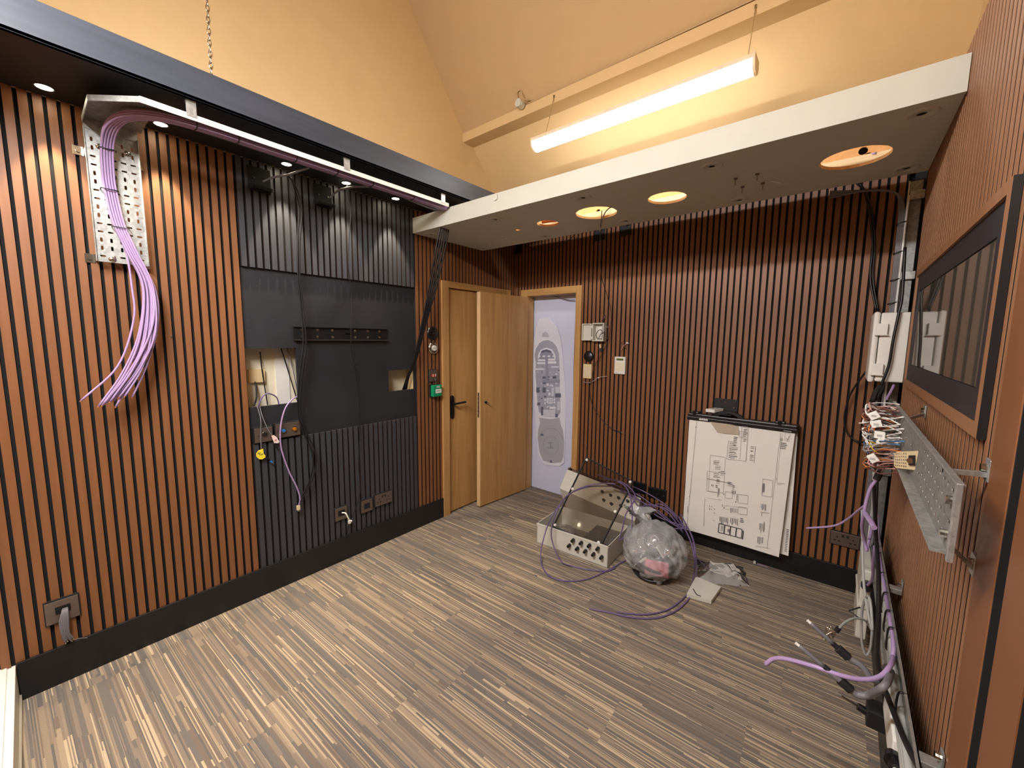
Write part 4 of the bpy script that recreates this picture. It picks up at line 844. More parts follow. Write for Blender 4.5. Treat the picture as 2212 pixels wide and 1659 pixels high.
# ================================================================== FLIP CHART
fc = thing('flip_chart', 'flip chart board with black clamp bar and handle leaning on the back wall', 'flip chart', (2.15, 3.25, 0.12))
MB().box((1.808, 3.262, 0.15), (2.500, 3.278, 1.06), MT['raft'], 0.002).box((1.802, 3.258, 0.15), (1.812, 3.28, 1.06), MT['black']).box((2.496, 3.258, 0.15), (2.506, 3.28, 1.06), MT['black']).build('board', fc)
b = MB().box((1.806, 3.205, 1.018), (2.500, 3.275, 1.064), MT['black'], 0.008).box((1.806, 3.198, 1.012), (2.500, 3.212, 1.040), MT['black'], 0.004); b.build('clamp_bar', fc)
b = MB(); hcx = 2.085
outer = [(hcx-0.105+0.21*k/12, 1.058+0.05*math.sin(math.pi*k/12)**0.7) for k in range(13)]; inner = [(hcx-0.075+0.15*k/12, 1.058+0.032*math.sin(math.pi*k/12)**0.8) for k in range(13)]
for k in range(12):
    o1, o2, i1, i2 = outer[k], outer[k+1], inner[k], inner[k+1]
    b.hexa([V((o1[0], 3.215, o1[1])), V((o2[0], 3.215, o2[1])), V((i2[0], 3.215, i2[1])), V((i1[0], 3.215, i1[1])), V((o1[0], 3.245, o1[1])), V((o2[0], 3.245, o2[1])), V((i2[0], 3.245, i2[1])), V((i1[0], 3.245, i1[1]))], MT['blackm'])
b.build('carry_handle', fc)
for x in (1.855, 2.40): MB().box((x-0.03, 3.205, 1.058), (x+0.03, 3.265, 1.078), MT['black'], 0.006).lathe((x, 3.204, 1.068), (0, -1, 0), [(0, 0.0012), (0.014, 0.001), (0.014, -0.002)], MT['hole'], 16).build('clamp_catch', fc)
b = MB()
for k in range(9): b.box((1.893+k*0.0068, 3.1965, 1.021), (1.898+k*0.0068, 3.1978, 1.034+0.003*(k % 2)), MT['white'])
for k in range(8): b.box((2.425+k*0.0055, 3.1965, 1.018), (2.429+k*0.0055, 3.1978, 1.025), MT['lgcable'])
b.build('white_marks', fc)
def sheet(x0t, x1t, x0b, x1b, zt, zb, yt, yb_, m, name, par, n=10, bow=0.012, cat=None, ph=0.0):
    vs = []
    for j in range(n+1):
        t_ = j/n; z = zt+(zb-zt)*t_; xl = x0t+(x0b-x0t)*t_; xr = x1t+(x1b-x1t)*t_
        for i in range(9):
            u = i/8; vs.append(V((xl+(xr-xl)*u, yt+(yb_-yt)*t_+bow*math.sin(u*3.1+ph)*t_*t_-0.003*math.sin(j*1.7+u*5), z)))
    vs2 = [v+V((0, 0.0008, 0)) for v in vs]; N = len(vs); w = 9
    fs = [(j*w+i, j*w+i+1, (j+1)*w+i+1, (j+1)*w+i) for j in range(n) for i in range(8)]
    b = MB().add(vs+vs2, fs+[tuple(q+N for q in reversed(f_)) for f_ in fs], MT[m], True)
    return b.build(name, par), (lambda u, v_: (x0t+(x0b-x0t)*v_+((x1t-x0t)+((x1b-x0b)-(x1t-x0t))*v_)*u, yt+(yb_-yt)*v_+bow*math.sin(u*3.1+ph)*v_*v_-0.006, zt+(zb-zt)*v_))
r2 = thing('drawing_sheet', 'rear wiring drawing sheet peeping out at the right behind the front sheet', 'drawing', (2.2, 3.24, 0.14))
sheet(1.90, 2.500, 1.95, 2.512, 1.02, 0.150, 3.248, 3.236, 'paper', 'paper', r2, ph=0.5)
q_, fn2 = None, None
b = MB()
for k in range(14): xx = 2.495; b.box((xx-0.008, 3.226, 0.18+k*0.012), (xx+0.006, 3.2265, 0.184+k*0.012), MT['ink'])
b.build('printed_drawing', r2)
r1 = thing('drawing_sheet', 'front wiring drawing sheet clamped to the flip chart, marked with boxes and lines', 'drawing', (2.14, 3.22, 0.13))
s_, fn = sheet(1.822, 2.488, 1.824, 2.462, 1.018, 0.140, 3.203, 3.190, 'paper', 'paper', r1)
ux = lambda px, py: None
# drawing content, from the photo: source crop pixel -> (u, v) on the sheet by plane intersection
def dq(b, pts, m, th=0.0):
    out = []
    for x_, y_ in pts:
        p = at(1440+x_*0.2532, 820+y_*0.2532, y=3.19)
        v_ = min(max((1.018-p.z)/0.878, 0), 1); xl = 1.822+0.002*v_; wd_ = 0.666-0.028*v_; u = (p.x-xl)/wd_
        X_, Y_, Z_ = fn(u, v_); out.append(V((X_, Y_-th, Z_)))
    b.poly(out, MT[m])
def dl(b, a, c, m='ink', w=2.0):
    (x0, y0), (x1, y1) = a, c; dx, dy = x1-x0, y1-y0; l = math.hypot(dx, dy) or 1; nx, ny = -dy/l*w/2, dx/l*w/2
    dq(b, [(x0+nx, y0+ny), (x1+nx, y1+ny), (x1-nx, y1-ny), (x0-nx, y0-ny)], m)
b = MB(); random.seed(5)
def dbox(x0, y0, x1, y1, sk=0.1, m='inkl', w=2.5):
    c = [(x0, y0), (x1, y0+(x1-x0)*0.15), (x1-(y1-y0)*0.06, y1+(x1-x0)*0.15), (x0-(y1-y0)*0.06, y1)]
    for i in range(4): dl(b, c[i], c[(i+1) % 4], m, w)
def scrib(x, y, n, L=45, gap=14, m='ink', ang=0.12):
    for i in range(n):
        l = L*random.uniform(0.6, 1); dl(b, (x-i*gap*0.06, y+i*gap), (x+l-i*gap*0.06, y+i*gap+l*ang), m, random.choice([2.5, 4, 6]))
def vscrib(x, y, n, L=60, gap=13, m='ink'):
    for i in range(n):
        l = L*random.uniform(0.6, 1); dl(b, (x+i*gap, y+i*gap*0.15), (x+i*gap-l*0.06, y+i*gap*0.15+l), m, random.choice([3, 4, 6]))
dbox(640, 400, 695, 690); dl(b, (690, 420), (640, 400), 'inkl'); scrib(655, 425, 8, 35); scrib(655, 510, 1, 25, m='inkd'); dbox(620, 440, 650, 490)
scrib(570, 490, 6, 40); scrib(535, 530, 11, 75, 15); dl(b, (690, 440), (672, 710), 'inkl'); dl(b, (525, 520), (510, 680), 'inkl', 3); dl(b, (510, 680), (625, 690), 'inkl', 3)
scrib(715, 570, 2, 40); scrib(715, 610, 1, 25, m='inkd'); scrib(710, 645, 4, 35); dl(b, (757, 570), (745, 710), 'ink', 3)
dbox(372, 645, 500, 950); scrib(400, 690, 3, 60); scrib(415, 735, 3, 45); scrib(440, 790, 1, 20, m='inkd'); scrib(460, 785, 3, 45); dl(b, (350, 780), (440, 795), 'inkl', 3); scrib(400, 800, 3, 55)
dl(b, (345, 845), (540, 885), 'ink', 3); scrib(520, 875, 3, 45); scrib(425, 855, 3, 28, m='inkd'); vscrib(385, 895, 2, 20); scrib(418, 905, 2, 20, m='inkd'); vscrib(440, 925, 2, 85, 8); dl(b, (345, 950), (430, 965), 'inkl', 3); dl(b, (340, 950), (345, 780), 'inkl', 3)
scrib(560, 905, 3, 22); vscrib(560, 945, 3, 45, 12); vscrib(600, 975, 1, 70); dbox(610, 978, 695, 1050); dbox(500, 955, 560, 1010); vscrib(487, 970, 1, 22); vscrib(590, 1040, 1, 14, m='inkd')
vscrib(365, 1075, 2, 15, 18); vscrib(365, 1100, 2, 15, 15); scrib(402, 1105, 1, 12, m='inkd'); scrib(400, 1138, 1, 12, m='inkd'); scrib(395, 1200, 1, 14, m='inkd'); vscrib(475, 1065, 1, 25); vscrib(490, 1085, 1, 30)
dl(b, (500, 1105), (545, 1112), 'inkl'); vscrib(548, 1095, 5, 45, 13); dbox(610, 1085, 688, 1145); vscrib(455, 1170, 6, 60, 13); vscrib(545, 1180, 5, 65, 15); scrib(625, 1185, 3, 35)
dl(b, (490, 1075), (690, 1100), 'inkl', 2); dl(b, (325, 1010), (315, 1250), 'inkl', 3); dl(b, (345, 1010), (470, 1030), 'inkl', 2)
for i in range(4):
    x0_ = 445+i*50; c = [(x0_, 1228+i*13), (x0_+47, 1240+i*13), (x0_+40, 1316+i*13), (x0_-7, 1304+i*13)]
    for k in range(4): dl(b, c[k], c[(k+1) % 4], 'inkd', 5)
vscrib(465, 1245, 2, 55, 12, 'inkl'); vscrib(520, 1275, 2, 35, 10); dl(b, (652, 1290), (645, 1365), 'inkd', 8)
dl(b, (255, 350), (175, 1240), 'inkl', 3); dl(b, (970, 460), (855, 1445), 'inkl', 3); dl(b, (985, 460), (935, 880), 'inkl', 2); dbox(820, 848, 905, 990, m='inkl', w=3)
vscrib(818, 885, 3, 100, 8); vscrib(808, 1060, 4, 55, 12); vscrib(812, 1135, 1, 50); vscrib(795, 1225, 3, 85, 12); vscrib(832, 1215, 1, 95); vscrib(780, 1340, 4, 70, 13); dl(b, (800, 1130), (875, 1140), 'inkl', 3); dl(b, (762, 1420), (880, 1440), 'inkl', 3)
vscrib(975, 500, 2, 30, 12); dbox(1010, 455, 1052, 520, w=2); dl(b, (1020, 500), (1030, 518), 'ink', 4); dl(b, (1030, 518), (1045, 480), 'ink', 3); scrib(968, 540, 4, 75, 15); vscrib(940, 840, 1, 30); scrib(940, 880, 2, 65, 12, 'inkl'); vscrib(180, 1080, 1, 80); scrib(245, 405, 1, 10, m='inkd'); scrib(190, 995, 1, 10, m='inkd')
b.build('printed_drawing', r1)
b = MB(); dq(b, [(370, 345), (545, 375), (610, 400), (615, 470), (500, 462), (430, 450), (375, 370)], 'tape', 0.0008); b.build('brown_stain', r1)
# bracket with the remote on it
c = BW(1565, 880)
t = thing('shelf_bracket', 'black angle bracket on the back wall behind the top of the flip chart', 'bracket', V((2.05, YB, 1.09)))
MB().box((1.965, YB-0.006, 1.075), (2.125, YB, 1.185), MT['blackm'], 0.001).build('back_plate', t)
MB().hexa([V((1.955, YB-0.11, 1.078)), V((2.105, YB-0.11, 1.078)), V((2.125, YB-0.006, 1.092)), V((1.975, YB-0.006, 1.092)), V((1.955, YB-0.11, 1.083)), V((2.105, YB-0.11, 1.083)), V((2.125, YB-0.006, 1.097)), V((1.975, YB-0.006, 1.097))], MT['blackm']).build('shelf', t)
for xx, zz in ((2.04, 1.16), (2.10, 1.125)): MB().cyl((xx, YB-0.006, zz), (xx, YB-0.009, zz), 0.005, MT['chrome'], 10).build('screw', t)
t = thing('remote_control', 'white remote control resting on the black bracket above the flip chart', 'remote control', V((2.0, 3.23, 1.085)))
MB().hexa([V((1.935, 3.195, 1.090)), V((1.995, 3.195, 1.088)), V((2.035, 3.285, 1.098)), V((1.975, 3.285, 1.098)), V((1.935, 3.195, 1.112)), V((1.995, 3.195, 1.110)), V((2.035, 3.285, 1.114)), V((1.975, 3.285, 1.114))], MT['white']).build('case', t)
b = MB()
for k in range(3): b.box((1.955+k*0.016, 3.225+k*0.008, 1.1125), (1.985+k*0.014, 3.231+k*0.008, 1.1155), MT['ink'])
b.build('buttons', t)
# ================================================================== FLOOR PILE
def box5(b, c, m, w, inner):
    """open-topped case from 4 floor corners c (ccw) and height"""
    pass
A0, A1 = at(1159, 1172, z=0), at(1314, 1229, z=0)
ex = (A1-A0).normalized(); ey = V((-ex.y, ex.x, 0)); LA = (A1-A0).length; DA = 0.40; HA = 0.165
LA = 0.60
def pa(a, b_, c): return A0+ex*a+ey*b_+V((0, 0, c))
t = thing('enclosure', 'open light grey plastic enclosure lying on the carpet with two rows of black glands', 'enclosure', A0+V((0.3, 0.2, 0)))
b = MB(); w = 0.006
def pbox(b, a0, b0, c0, a1, b1, c1, m): b.hexa([pa(a0, b0, c0), pa(a1, b0, c0), pa(a1, b1, c0), pa(a0, b1, c0), pa(a0, b0, c1), pa(a1, b0, c1), pa(a1, b1, c1), pa(a0, b1, c1)], MT[m])
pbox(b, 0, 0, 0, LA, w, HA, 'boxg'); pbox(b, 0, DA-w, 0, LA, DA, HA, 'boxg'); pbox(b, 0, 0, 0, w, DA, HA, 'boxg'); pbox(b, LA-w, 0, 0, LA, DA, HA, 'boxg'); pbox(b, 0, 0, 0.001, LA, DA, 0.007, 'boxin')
pbox(b, -0.003, -0.003, HA-0.012, LA+0.003, 0.0, HA-0.004, 'boxg'); b.build('case', t)
for px, py in ((1239, 1166), (1256, 1172), (1273, 1178), (1291, 1185), (1231, 1177), (1248, 1184), (1265, 1190), (1282, 1197), (1299, 1204)):
    d = at(px, py, y=(A0.y+A1.y)/2); a = (d-A0).dot(ex); zz = d.z
    p = pa(a, 0, zz)
    g_ = MB().cyl(p-ey*0.012, p-ey*0.034, 0.0115, MT['black'], 16, 0.010).build('cable_gland', t); MB().cyl(p, p-ey*0.012, 0.0135, MT['black'], 6).build('gland_nut', g_)
b = MB(); pbox(b, 0.36, 0.10, 0.12, 0.56, 0.34, 0.124, 'galvd'); b.build('mounting_plate', t)
b = MB(); pbox(b, 0.44, 0.03, 0.03, 0.585, 0.07, 0.05, 'comb')
for k in range(10): pbox(b, 0.447+k*0.0138, 0.029, 0.05, 0.455+k*0.0138, 0.071, 0.058, 'blackm')
b.build('terminal_strip', t)
one(MB().ball(pa(0.17, 0.16, 0.075), 0.07, MT['bag'], (1.2, 0.9, 0.9), 3), 'small_bag', 'clear plastic bag of fixings inside the open enclosure', 'bag')
random.seed(9)
b = MB()
for i in range(10):
    c = pa(0.17+random.uniform(-.02, .02), 0.16+random.uniform(-.02, .02), 0.07+random.uniform(-.02, .02)); r_ = random.uniform(0.03, 0.06); u_ = V((random.gauss(0, 1), random.gauss(0, 1), random.gauss(0, .6))).normalized(); v_ = u_.orthogonal().normalized()
    b.tube([c+u_*r_*math.cos(k*.7)+v_*r_*0.6*math.sin(k*.7) for k in range(8)], 0.0016, MT[random.choice(['w_white', 'w_grey', 'w_white', 'w_blue'])], 5, 5)
tag(b.build('loose_wires'), 'tangle of thin pale wires inside the small bag in the open enclosure', 'wires', kind='stuff')
# tinted lid
BLc, BRc, TLc, TRc = at(1193, 1138, y=2.54), at(1298, 1180, y=2.54), at(1266, 987, y=2.99), at(1369, 1040, y=2.99)
nl = (BRc-BLc).cross(TLc-BLc).normalized(); nl = nl if nl.y < 0 else -nl
def pl(u, v_, c=0): return (BLc*(1-u)+BRc*u)*(1-v_)+(TLc*(1-u)+TRc*u)*v_+nl*c
t = thing('tinted_cover', 'smoke tinted clear lid standing in the open enclosure and leaning back', 'lid', (BLc+BRc)/2)
def lbox(b, u0, v0, u1, v1, c0, c1, m): b.hexa([pl(u0, v0, c0), pl(u1, v0, c0), pl(u1, v1, c0), pl(u0, v1, c0), pl(u0, v0, c1), pl(u1, v0, c1), pl(u1, v1, c1), pl(u0, v1, c1)], MT[m])
b = MB(); lbox(b, 0.01, 0.01, 0.99, 0.99, -0.002, 0.001, 'smoke'); b.build('tinted_pane', t)
b = MB()
for q in ((0, 0, 0.018, 1), (0.982, 0, 1, 1), (0.018, 0, 0.982, 0.012), (0.018, 0.988, 0.982, 1)): lbox(b, *q, -0.012, 0.003, 'blackm')
b.build('lid_rim', t)
for u, v_ in ((0.045, 0.03), (0.94, 0.03), (0.045, 0.53), (0.955, 0.49), (0.045, 0.965), (0.955, 0.965)):
    MB().cyl(pl(u, v_, 0.001), pl(u, v_, 0.010), 0.011, MT['white'], 14).build('corner_bolt', t)
# second enclosure behind
G = [at(1209, 1055, y=2.99), at(1371, 1126, y=2.96), at(1384.6, 1076, y=3.06), at(1225.6, 1014, y=3.10)]
nb = V((0, 0.13, -0.20)); t = thing('enclosure', 'second light grey enclosure tipped up behind the tinted lid against the wall', 'enclosure', V((1.15, 3.1, 0.0)))
bot = [V((G[0].x+0.01, 3.12, 0.002)), V((G[1].x-0.01, 3.06, 0.002)), V((G[2].x, 3.20, 0.002)), V((G[3].x, 3.24, 0.002))]
b = MB(); b.add([*G, *bot], [(0, 1, 2, 3), (4, 7, 6, 5), (0, 4, 5, 1), (1, 5, 6, 2), (2, 6, 7, 3), (3, 7, 4, 0)], MT['boxg']); b.build('case', t)
b = MB(); e_ = (G[3]-G[0]).normalized(); n2 = (G[1]-G[0]).cross(G[3]-G[0]).normalized(); n2 = n2 if n2.y < 0 else -n2
b.hexa([G[3], G[2], bot[2], bot[3], *[p+V((0, 0.03, 0.012)) for p in (G[3], G[2], bot[2], bot[3])]], MT['smoke']); b.build('tinted_lid', t)
for p in (G[3]+V((0.02, 0.012, 0.008)), G[2]+V((-0.02, 0.012, 0.008))): MB().cyl(p, p+V((0, -0.004, 0.016)), 0.012, MT['chrome'], 12).box(p+V((-.016, -.008, -.012)), p+V((.016, .012, 0.002)), MT['blackm'], .002).build('corner_bolt', t)
def gp(u, v_): return (G[0]*(1-u)+G[1]*u)*(1-v_)+(G[3]*(1-u)+G[2]*u)*v_
for u, v_ in ((0.55, .62), (0.66, .62), (0.76, .64), (0.87, .66), (0.60, .30), (0.70, .28), (0.81, .36), (0.91, .36)):
    p = gp(u, v_); g_ = MB().cyl(p+n2*0.010, p+n2*0.03, 0.0115, MT['black'], 14, 0.010).build('cable_gland', t); MB().cyl(p, p+n2*0.010, 0.0135, MT['black'], 6).build('gland_nut', g_)
# violet cable on the floor
fl = lambda px, py, z=0.006: at(px, py, z=z)
def fcable(pts, label, r=0.005, m='dpurple', grp='violet cables in the floor pile'):
    return one(MB().tube(pts, r, MT[m], 7, 8), 'violet_cable', label, 'cable', grp)
fcable([at(1330, 1045, y=2.93), at(1290, 1045, y=2.88), at(1250, 1056, y=2.78), at(1222, 1075, y=2.62), at(1195, 1110, y=2.46), at(1178, 1150, y=2.40), at(1168, 1195, z=0.05), fl(1172, 1225), fl(1190, 1246), fl(1222, 1255), fl(1265, 1252), fl(1305, 1236), fl(1345, 1214), fl(1370, 1200)], 'violet cable making the widest loop on the carpet at the left of the pile')
fcable([at(1320, 1050, y=2.96), at(1270, 1052, y=2.84), at(1226, 1070, y=2.60), at(1203, 1105, y=2.46), at(1191, 1145, y=2.42), at(1196, 1180, y=2.42), fl(1212, 1212, .03), fl(1240, 1224), fl(1280, 1232), fl(1312, 1233), fl(1330, 1226)], 'violet cable making the inner loop in front of the open enclosure')
fcable([at(1470, 1110, y=3.0), at(1495, 1160, y=2.75), at(1503, 1205, y=2.66), at(1504, 1245, z=.03), fl(1498, 1275), fl(1480, 1303), fl(1450, 1325), fl(1410, 1336), fl(1360, 1333), fl(1320, 1324), fl(1273, 1315)], 'violet cable curving forward from the bag, outer of two, reaching furthest left')
fcable([at(1465, 1115, y=3.0), at(1490, 1165, y=2.76), at(1500, 1205, y=2.67), at(1499, 1240, z=.04), fl(1492, 1272, .012), fl(1470, 1298), fl(1440, 1318), fl(1400, 1327), fl(1365, 1326), fl(1333, 1322)], 'violet cable curving forward from the bag, inner and shorter of two')
fcable([at(1290, 1025, y=3.0), at(1320, 1035, y=2.98), at(1350, 1050, y=2.9), at(1363, 1080, y=2.80), at(1366, 1120, y=2.68), at(1360, 1150, y=2.62), at(1338, 1168, y=2.60)], 'violet cable dropping over the front edge of the open enclosure')
fcable([at(1300, 1035, y=3.0), at(1340, 1040, y=2.95), at(1372, 1070, y=2.85), at(1352, 1110, y=2.7), at(1345, 1140, y=2.66), at(1338, 1165, y=2.64)], 'violet cable crossing the right corner of the tinted lid')
rt_ends = [((1300, 1030), (1370, 1052), (1430, 1085), (1474, 1126), 3.10), ((1310, 1040), (1380, 1070), (1430, 1110), (1470, 1145), 3.02), ((1330, 1045), (1390, 1088), (1440, 1100), (1482, 1148), 3.05), ((1320, 1050), (1375, 1075), (1420, 1115), (1486, 1140), 3.00),
           ((1340, 1060), (1400, 1092), (1450, 1130), (1480, 1142), 2.98), ((1360, 1110), (1400, 1090), (1440, 1105), (1475, 1150), 2.95), ((1350, 1090), (1395, 1095), (1430, 1090), (1465, 1120), 3.06), ((1365, 1075), (1400, 1120), (1440, 1140), (1486, 1142), 2.96)]
rl = ['highest arc behind the tinted lid', 'second arc behind the lid', 'steepest one behind the lid', 'one passing in front of the clear bag top', 'lowest one near the flip chart corner', 'one rising from the bag', 'short one high above the bag', 'bottom one touching the papers']
for i, (a, b_, c, d, yy) in enumerate(rt_ends): fcable([at(*a, y=yy), at(*b_, y=yy), at(*c, y=yy), at(*d, y=yy+0.01)], 'violet cable behind the bag, '+rl[i], 0.0045)
# clear bag with contents
BC = (at(1425, 1240, z=0)+at(1425, 1215, z=0))/2; BC = V((1.80, 2.66, 0.0))
t = thing('plastic_bag', 'large clear plastic bag full of cable and offcuts standing on the carpet', 'bag', BC)
b = bmesh.new(); bmesh.ops.create_icosphere(b, subdivisions=5, radius=1)
for v in b.verts:
    n_ = v.co.copy(); a = math.atan2(n_.y, n_.x)
    w_ = 0.12*noise.noise(n_*1.8)+0.16*abs(noise.noise(n_*3.0+V((3, 1, 2))))+0.13*abs(noise.noise(V((n_.x*2.2+n_.y, n_.y*5.0, n_.z*1.4))))-0.10+0.03*abs(noise.noise(n_*8))
    r_ = 1+w_
    z_ = n_.z*r_
    v.co = V((n_.x*r_*0.215, n_.y*r_*0.20, max(0.004, 0.165+z_*0.175)))
    if z_ > 0.35: v.co += V((-0.05*(z_-0.35), 0.04*(z_-0.35), 0.05*(z_-0.35)))
mbb = MB(); mbb.bm(b, MT['bag'], True, Matrix.Translation(BC)); b.free(); mbb.build('bag_film', t)
b = MB(); k_ = V((1.715, 2.72, 0.30)); vs = []
for j in range(7):
    for i in range(13):
        a = 2*math.pi*i/12; rr = 0.03+0.012*j*(1+0.5*math.sin(a*3+j))
        vs.append(k_+V((rr*math.cos(a)-0.012*j, rr*math.sin(a)*0.7, 0.018*j+0.01*math.sin(a*2))))
b.add(vs, [(j*13+i, j*13+i+1, (j+1)*13+i+1, (j+1)*13+i) for j in range(6) for i in range(12)], MT['bag2'], True); b.build('bag_neck', t)
# things in the bag
random.seed(21)
for q in range(5):
    c = BC+V((random.uniform(-.01, .01), random.uniform(-.01, .01), 0.03+q*0.014)); r_ = 0.145-q*0.004
    one(MB().tube([c+V((r_*math.cos(k*math.pi/8), r_*0.93*math.sin(k*math.pi/8), 0.012*math.sin(k*.9+q))) for k in range(17)], 0.011, MT['cable'], 8, 6), 'cable_coil', 'coil of thick black cable inside the clear bag, %s turn' % ['lowest', 'second', 'third', 'fourth', 'top'][q], 'cable', 'black cable turns in the clear bag')
one(MB().tube([BC+V((0.02+0.085*math.cos(k*math.pi/8), -0.02+0.03*math.sin(k*math.pi/8), 0.25+0.055*math.sin(k*math.pi/8))) for k in range(17)], 0.012, MT['cable'], 8, 6), 'cable_coil', 'small upright black ring visible near the top of the clear bag', 'cable')
one(MB().box((-0.075, -0.05, 0), (0.075, 0.05, 0.03), MT['pink'], 0.008, Matrix.Translation(BC+V((0.04, -0.075, 0.085))) @ Matrix.Rotation(0.35, 4, 'Z') @ Matrix.Rotation(0.7, 4, 'X')), 'foam_pad', 'pink foam pad showing through the front of the clear bag', 'foam')
one(MB().box((-0.05, -0.02, 0), (0.05, 0.02, 0.012), MT['white'], 0.002, Matrix.Translation(BC+V((-0.07, -0.07, 0.09))) @ Matrix.Rotation(-0.8, 4, 'Y')), 'trunking_offcut', 'white plastic offcut at the lower left inside the clear bag', 'offcut')
one(MB().box((-0.04, -0.02, 0), (0.04, 0.02, 0.01), MT['white'], 0.002, Matrix.Translation(BC+V((0.06, -0.08, 0.22))) @ Matrix.Rotation(0.9, 4, 'Y')), 'trunking_offcut', 'white plastic offcut near the middle of the clear bag', 'offcut')
b = MB()
for i in range(26):
    c = BC+V((random.uniform(-.09, .10), random.uniform(-.10, .06), 0.15+random.uniform(0, .12))); u_ = V((random.gauss(0, 1), random.gauss(0, 1), random.gauss(0, .6))).normalized(); v_ = u_.orthogonal().normalized(); r_ = random.uniform(0.02, 0.05)
    b.tube([c+u_*r_*math.cos(k*.8)+v_*r_*math.sin(k*.8) for k in range(6)], 0.0018, MT[random.choice(['w_white', 'w_grey', 'w_brown', 'w_orange', 'dpurple', 'w_blue', 'w_white', 'cable', 'cable'])], 5, 5)
tag(b.build('wire_offcuts'), 'mixed thin wire offcuts in the upper part of the clear bag', 'wires', kind='stuff')
# collapsed second bag, trunking piece, strap
t_ = V((2.16, 2.88, 0)); b = bmesh.new(); bmesh.ops.create_grid(b, x_segments=30, y_segments=24, size=0.5)
outl = [fl(1505, 1195, 0), fl(1612, 1250, 0), fl(1530, 1266, 0), fl(1500, 1230, 0)]
for v in b.verts:
    u, w2 = v.co.x+0.5, v.co.y+0.5
    q = (V((2.00, 3.02, 0))*(1-u)+V((2.26, 3.16, 0))*u)*w2+(V((2.05, 2.74, 0))*(1-u)+V((2.34, 2.92, 0))*u)*(1-w2)
    e_ = min(u, 1-u, w2, 1-w2)
    h_ = (0.004+min(1, e_*4)*(0.03+0.06*abs(noise.noise(V((u*2.6+w2, w2*2.4, 1))))+0.02*abs(noise.noise(V((u*6, w2*3-u*3, 4))))))
    v.co = V((q.x+0.012*noise.noise(V((u*5, w2*5, 9))), q.y+0.012*noise.noise(V((u*6, w2*5, 3))), max(.003, h_)))
one(MB().bm(b, MT['bag2'], True), 'plastic_bag', 'flat crumpled milky plastic bag lying right of the full clear bag', 'bag'); b.free()
q0, q1, q2, q3 = fl(1483, 1290, 0.004), fl(1536, 1305, 0.004), fl(1557, 1275, 0.004), fl(1503, 1252, 0.004)
b = MB(); hh = V((0, 0, 0.024)); b.hexa([q0, q1, q2, q3, q0+hh, q1+hh, q2+hh, q3+hh], MT['boxg'])
e1 = (q2-q1).normalized(); e0 = (q1-q0).normalized()
for k in range(5): p = q1+(q2-q1)*(0.12+k*0.17)+hh*0.55; b.hexa([p, p+e0*0.0015, p+e0*0.0015+e1*0.012, p+e1*0.012, p+V((0, 0, .007)), p+e0*0.0015+V((0, 0, .007)), p+e0*0.0015+e1*0.012+V((0, 0, .007)), p+e1*0.012+V((0, 0, .007))], MT['comb'])
one(b, 'plastic_cover', 'cream flat plastic cover lying on the carpet in front of the crumpled bag', 'cover')
one(MB().tube([at(1497, 1272, z=0.035), at(1505, 1284, z=0.032), at(1514, 1288, z=0.032)], 0.0025, MT['cable'], 6), 'black_wire', 'short black wire bent over the cream plastic cover', 'wire')
one(MB().box((-0.07, -0.012, 0), (0.07, 0.012, 0.006), MT['blackm'], 0.001, Matrix.Translation(at(1398, 1118, y=2.88)) @ Matrix.Rotation(0.3, 4, 'Z') @ Matrix.Rotation(-0.75, 4, 'Y')), 'strap', 'black hook and loop strap round the violet cables above the bag', 'strap')
one(MB().box((1.98, 2.98, 0.001), (2.22, 3.05, 0.006), MT['blackm'], 0.001, None), 'black_strip', 'flat black plastic strip on the carpet behind the crumpled bag', 'strip')
one(MB().tube([at(1500, 1195, z=0.08), at(1515, 1215, z=0.06), at(1537, 1238, z=0.055)], 0.0025, MT['dpurple'], 6), 'violet_cable', 'thin violet cable end lying across the crumpled bag', 'cable')
one(MB().box(fl(1630, 1217, .002)+V((-.008, -.008, 0)), fl(1630, 1217, .002)+V((.008, .008, .018)), MT['boxg'], .002).tube([fl(1636, 1219), fl(1648, 1222), fl(1658, 1225)], 0.003, MT['purple'], 6), 'plug', 'tiny plug with violet tail on the carpet below the flip chart', 'plug')
# ================================================================== RIGHT SIDE
# glazed screen in a projecting brown frame
XF = 2.925
t = thing('window_screen', 'dark framed glass pane in a brown surround on the right slatted wall', 'screen', (XF, 2.0, 1.42))
yA, yBk, zA, zB = 1.255, 2.66, 1.42, 1.945
def ring(b, y0, y1, z0, z1, w, x0, x1, m):
    b.box((x0, y0, z0), (x1, y1, z0+w), MT[m]).box((x0, y0, z1-w), (x1, y1, z1), MT[m]).box((x0, y0, z0+w), (x1, y0+w, z1-w), MT[m]).box((x0, y1-w, z0+w), (x1, y1, z1-w), MT[m])
b = MB(); ring(b, yA, yBk, zA, zB, 0.028, XF, XR-0.001, 'slatr'); b.box((XF+0.0006, yA-0.0015, zA), (XR-0.001, yA, zB), MT['skirt']); b.build('surround', t)
b = MB(); ring(b, yA+0.028, yBk-0.028, zA+0.028, zB-0.028, 0.07, XF+0.007, XR-0.001, 'board'); b.build('bezel', t)
MB().box((XF+0.010, yA+0.10, zA+0.10), (XF+0.012, yBk-0.10, zB-0.10), MT['glass']).build('glass_pane', t)
MB().box((XR-0.002, yA+0.10, zA+0.10), (XR-0.001, yBk-0.10, zB-0.10), MT['lgcable']).build('rear_panel', t)
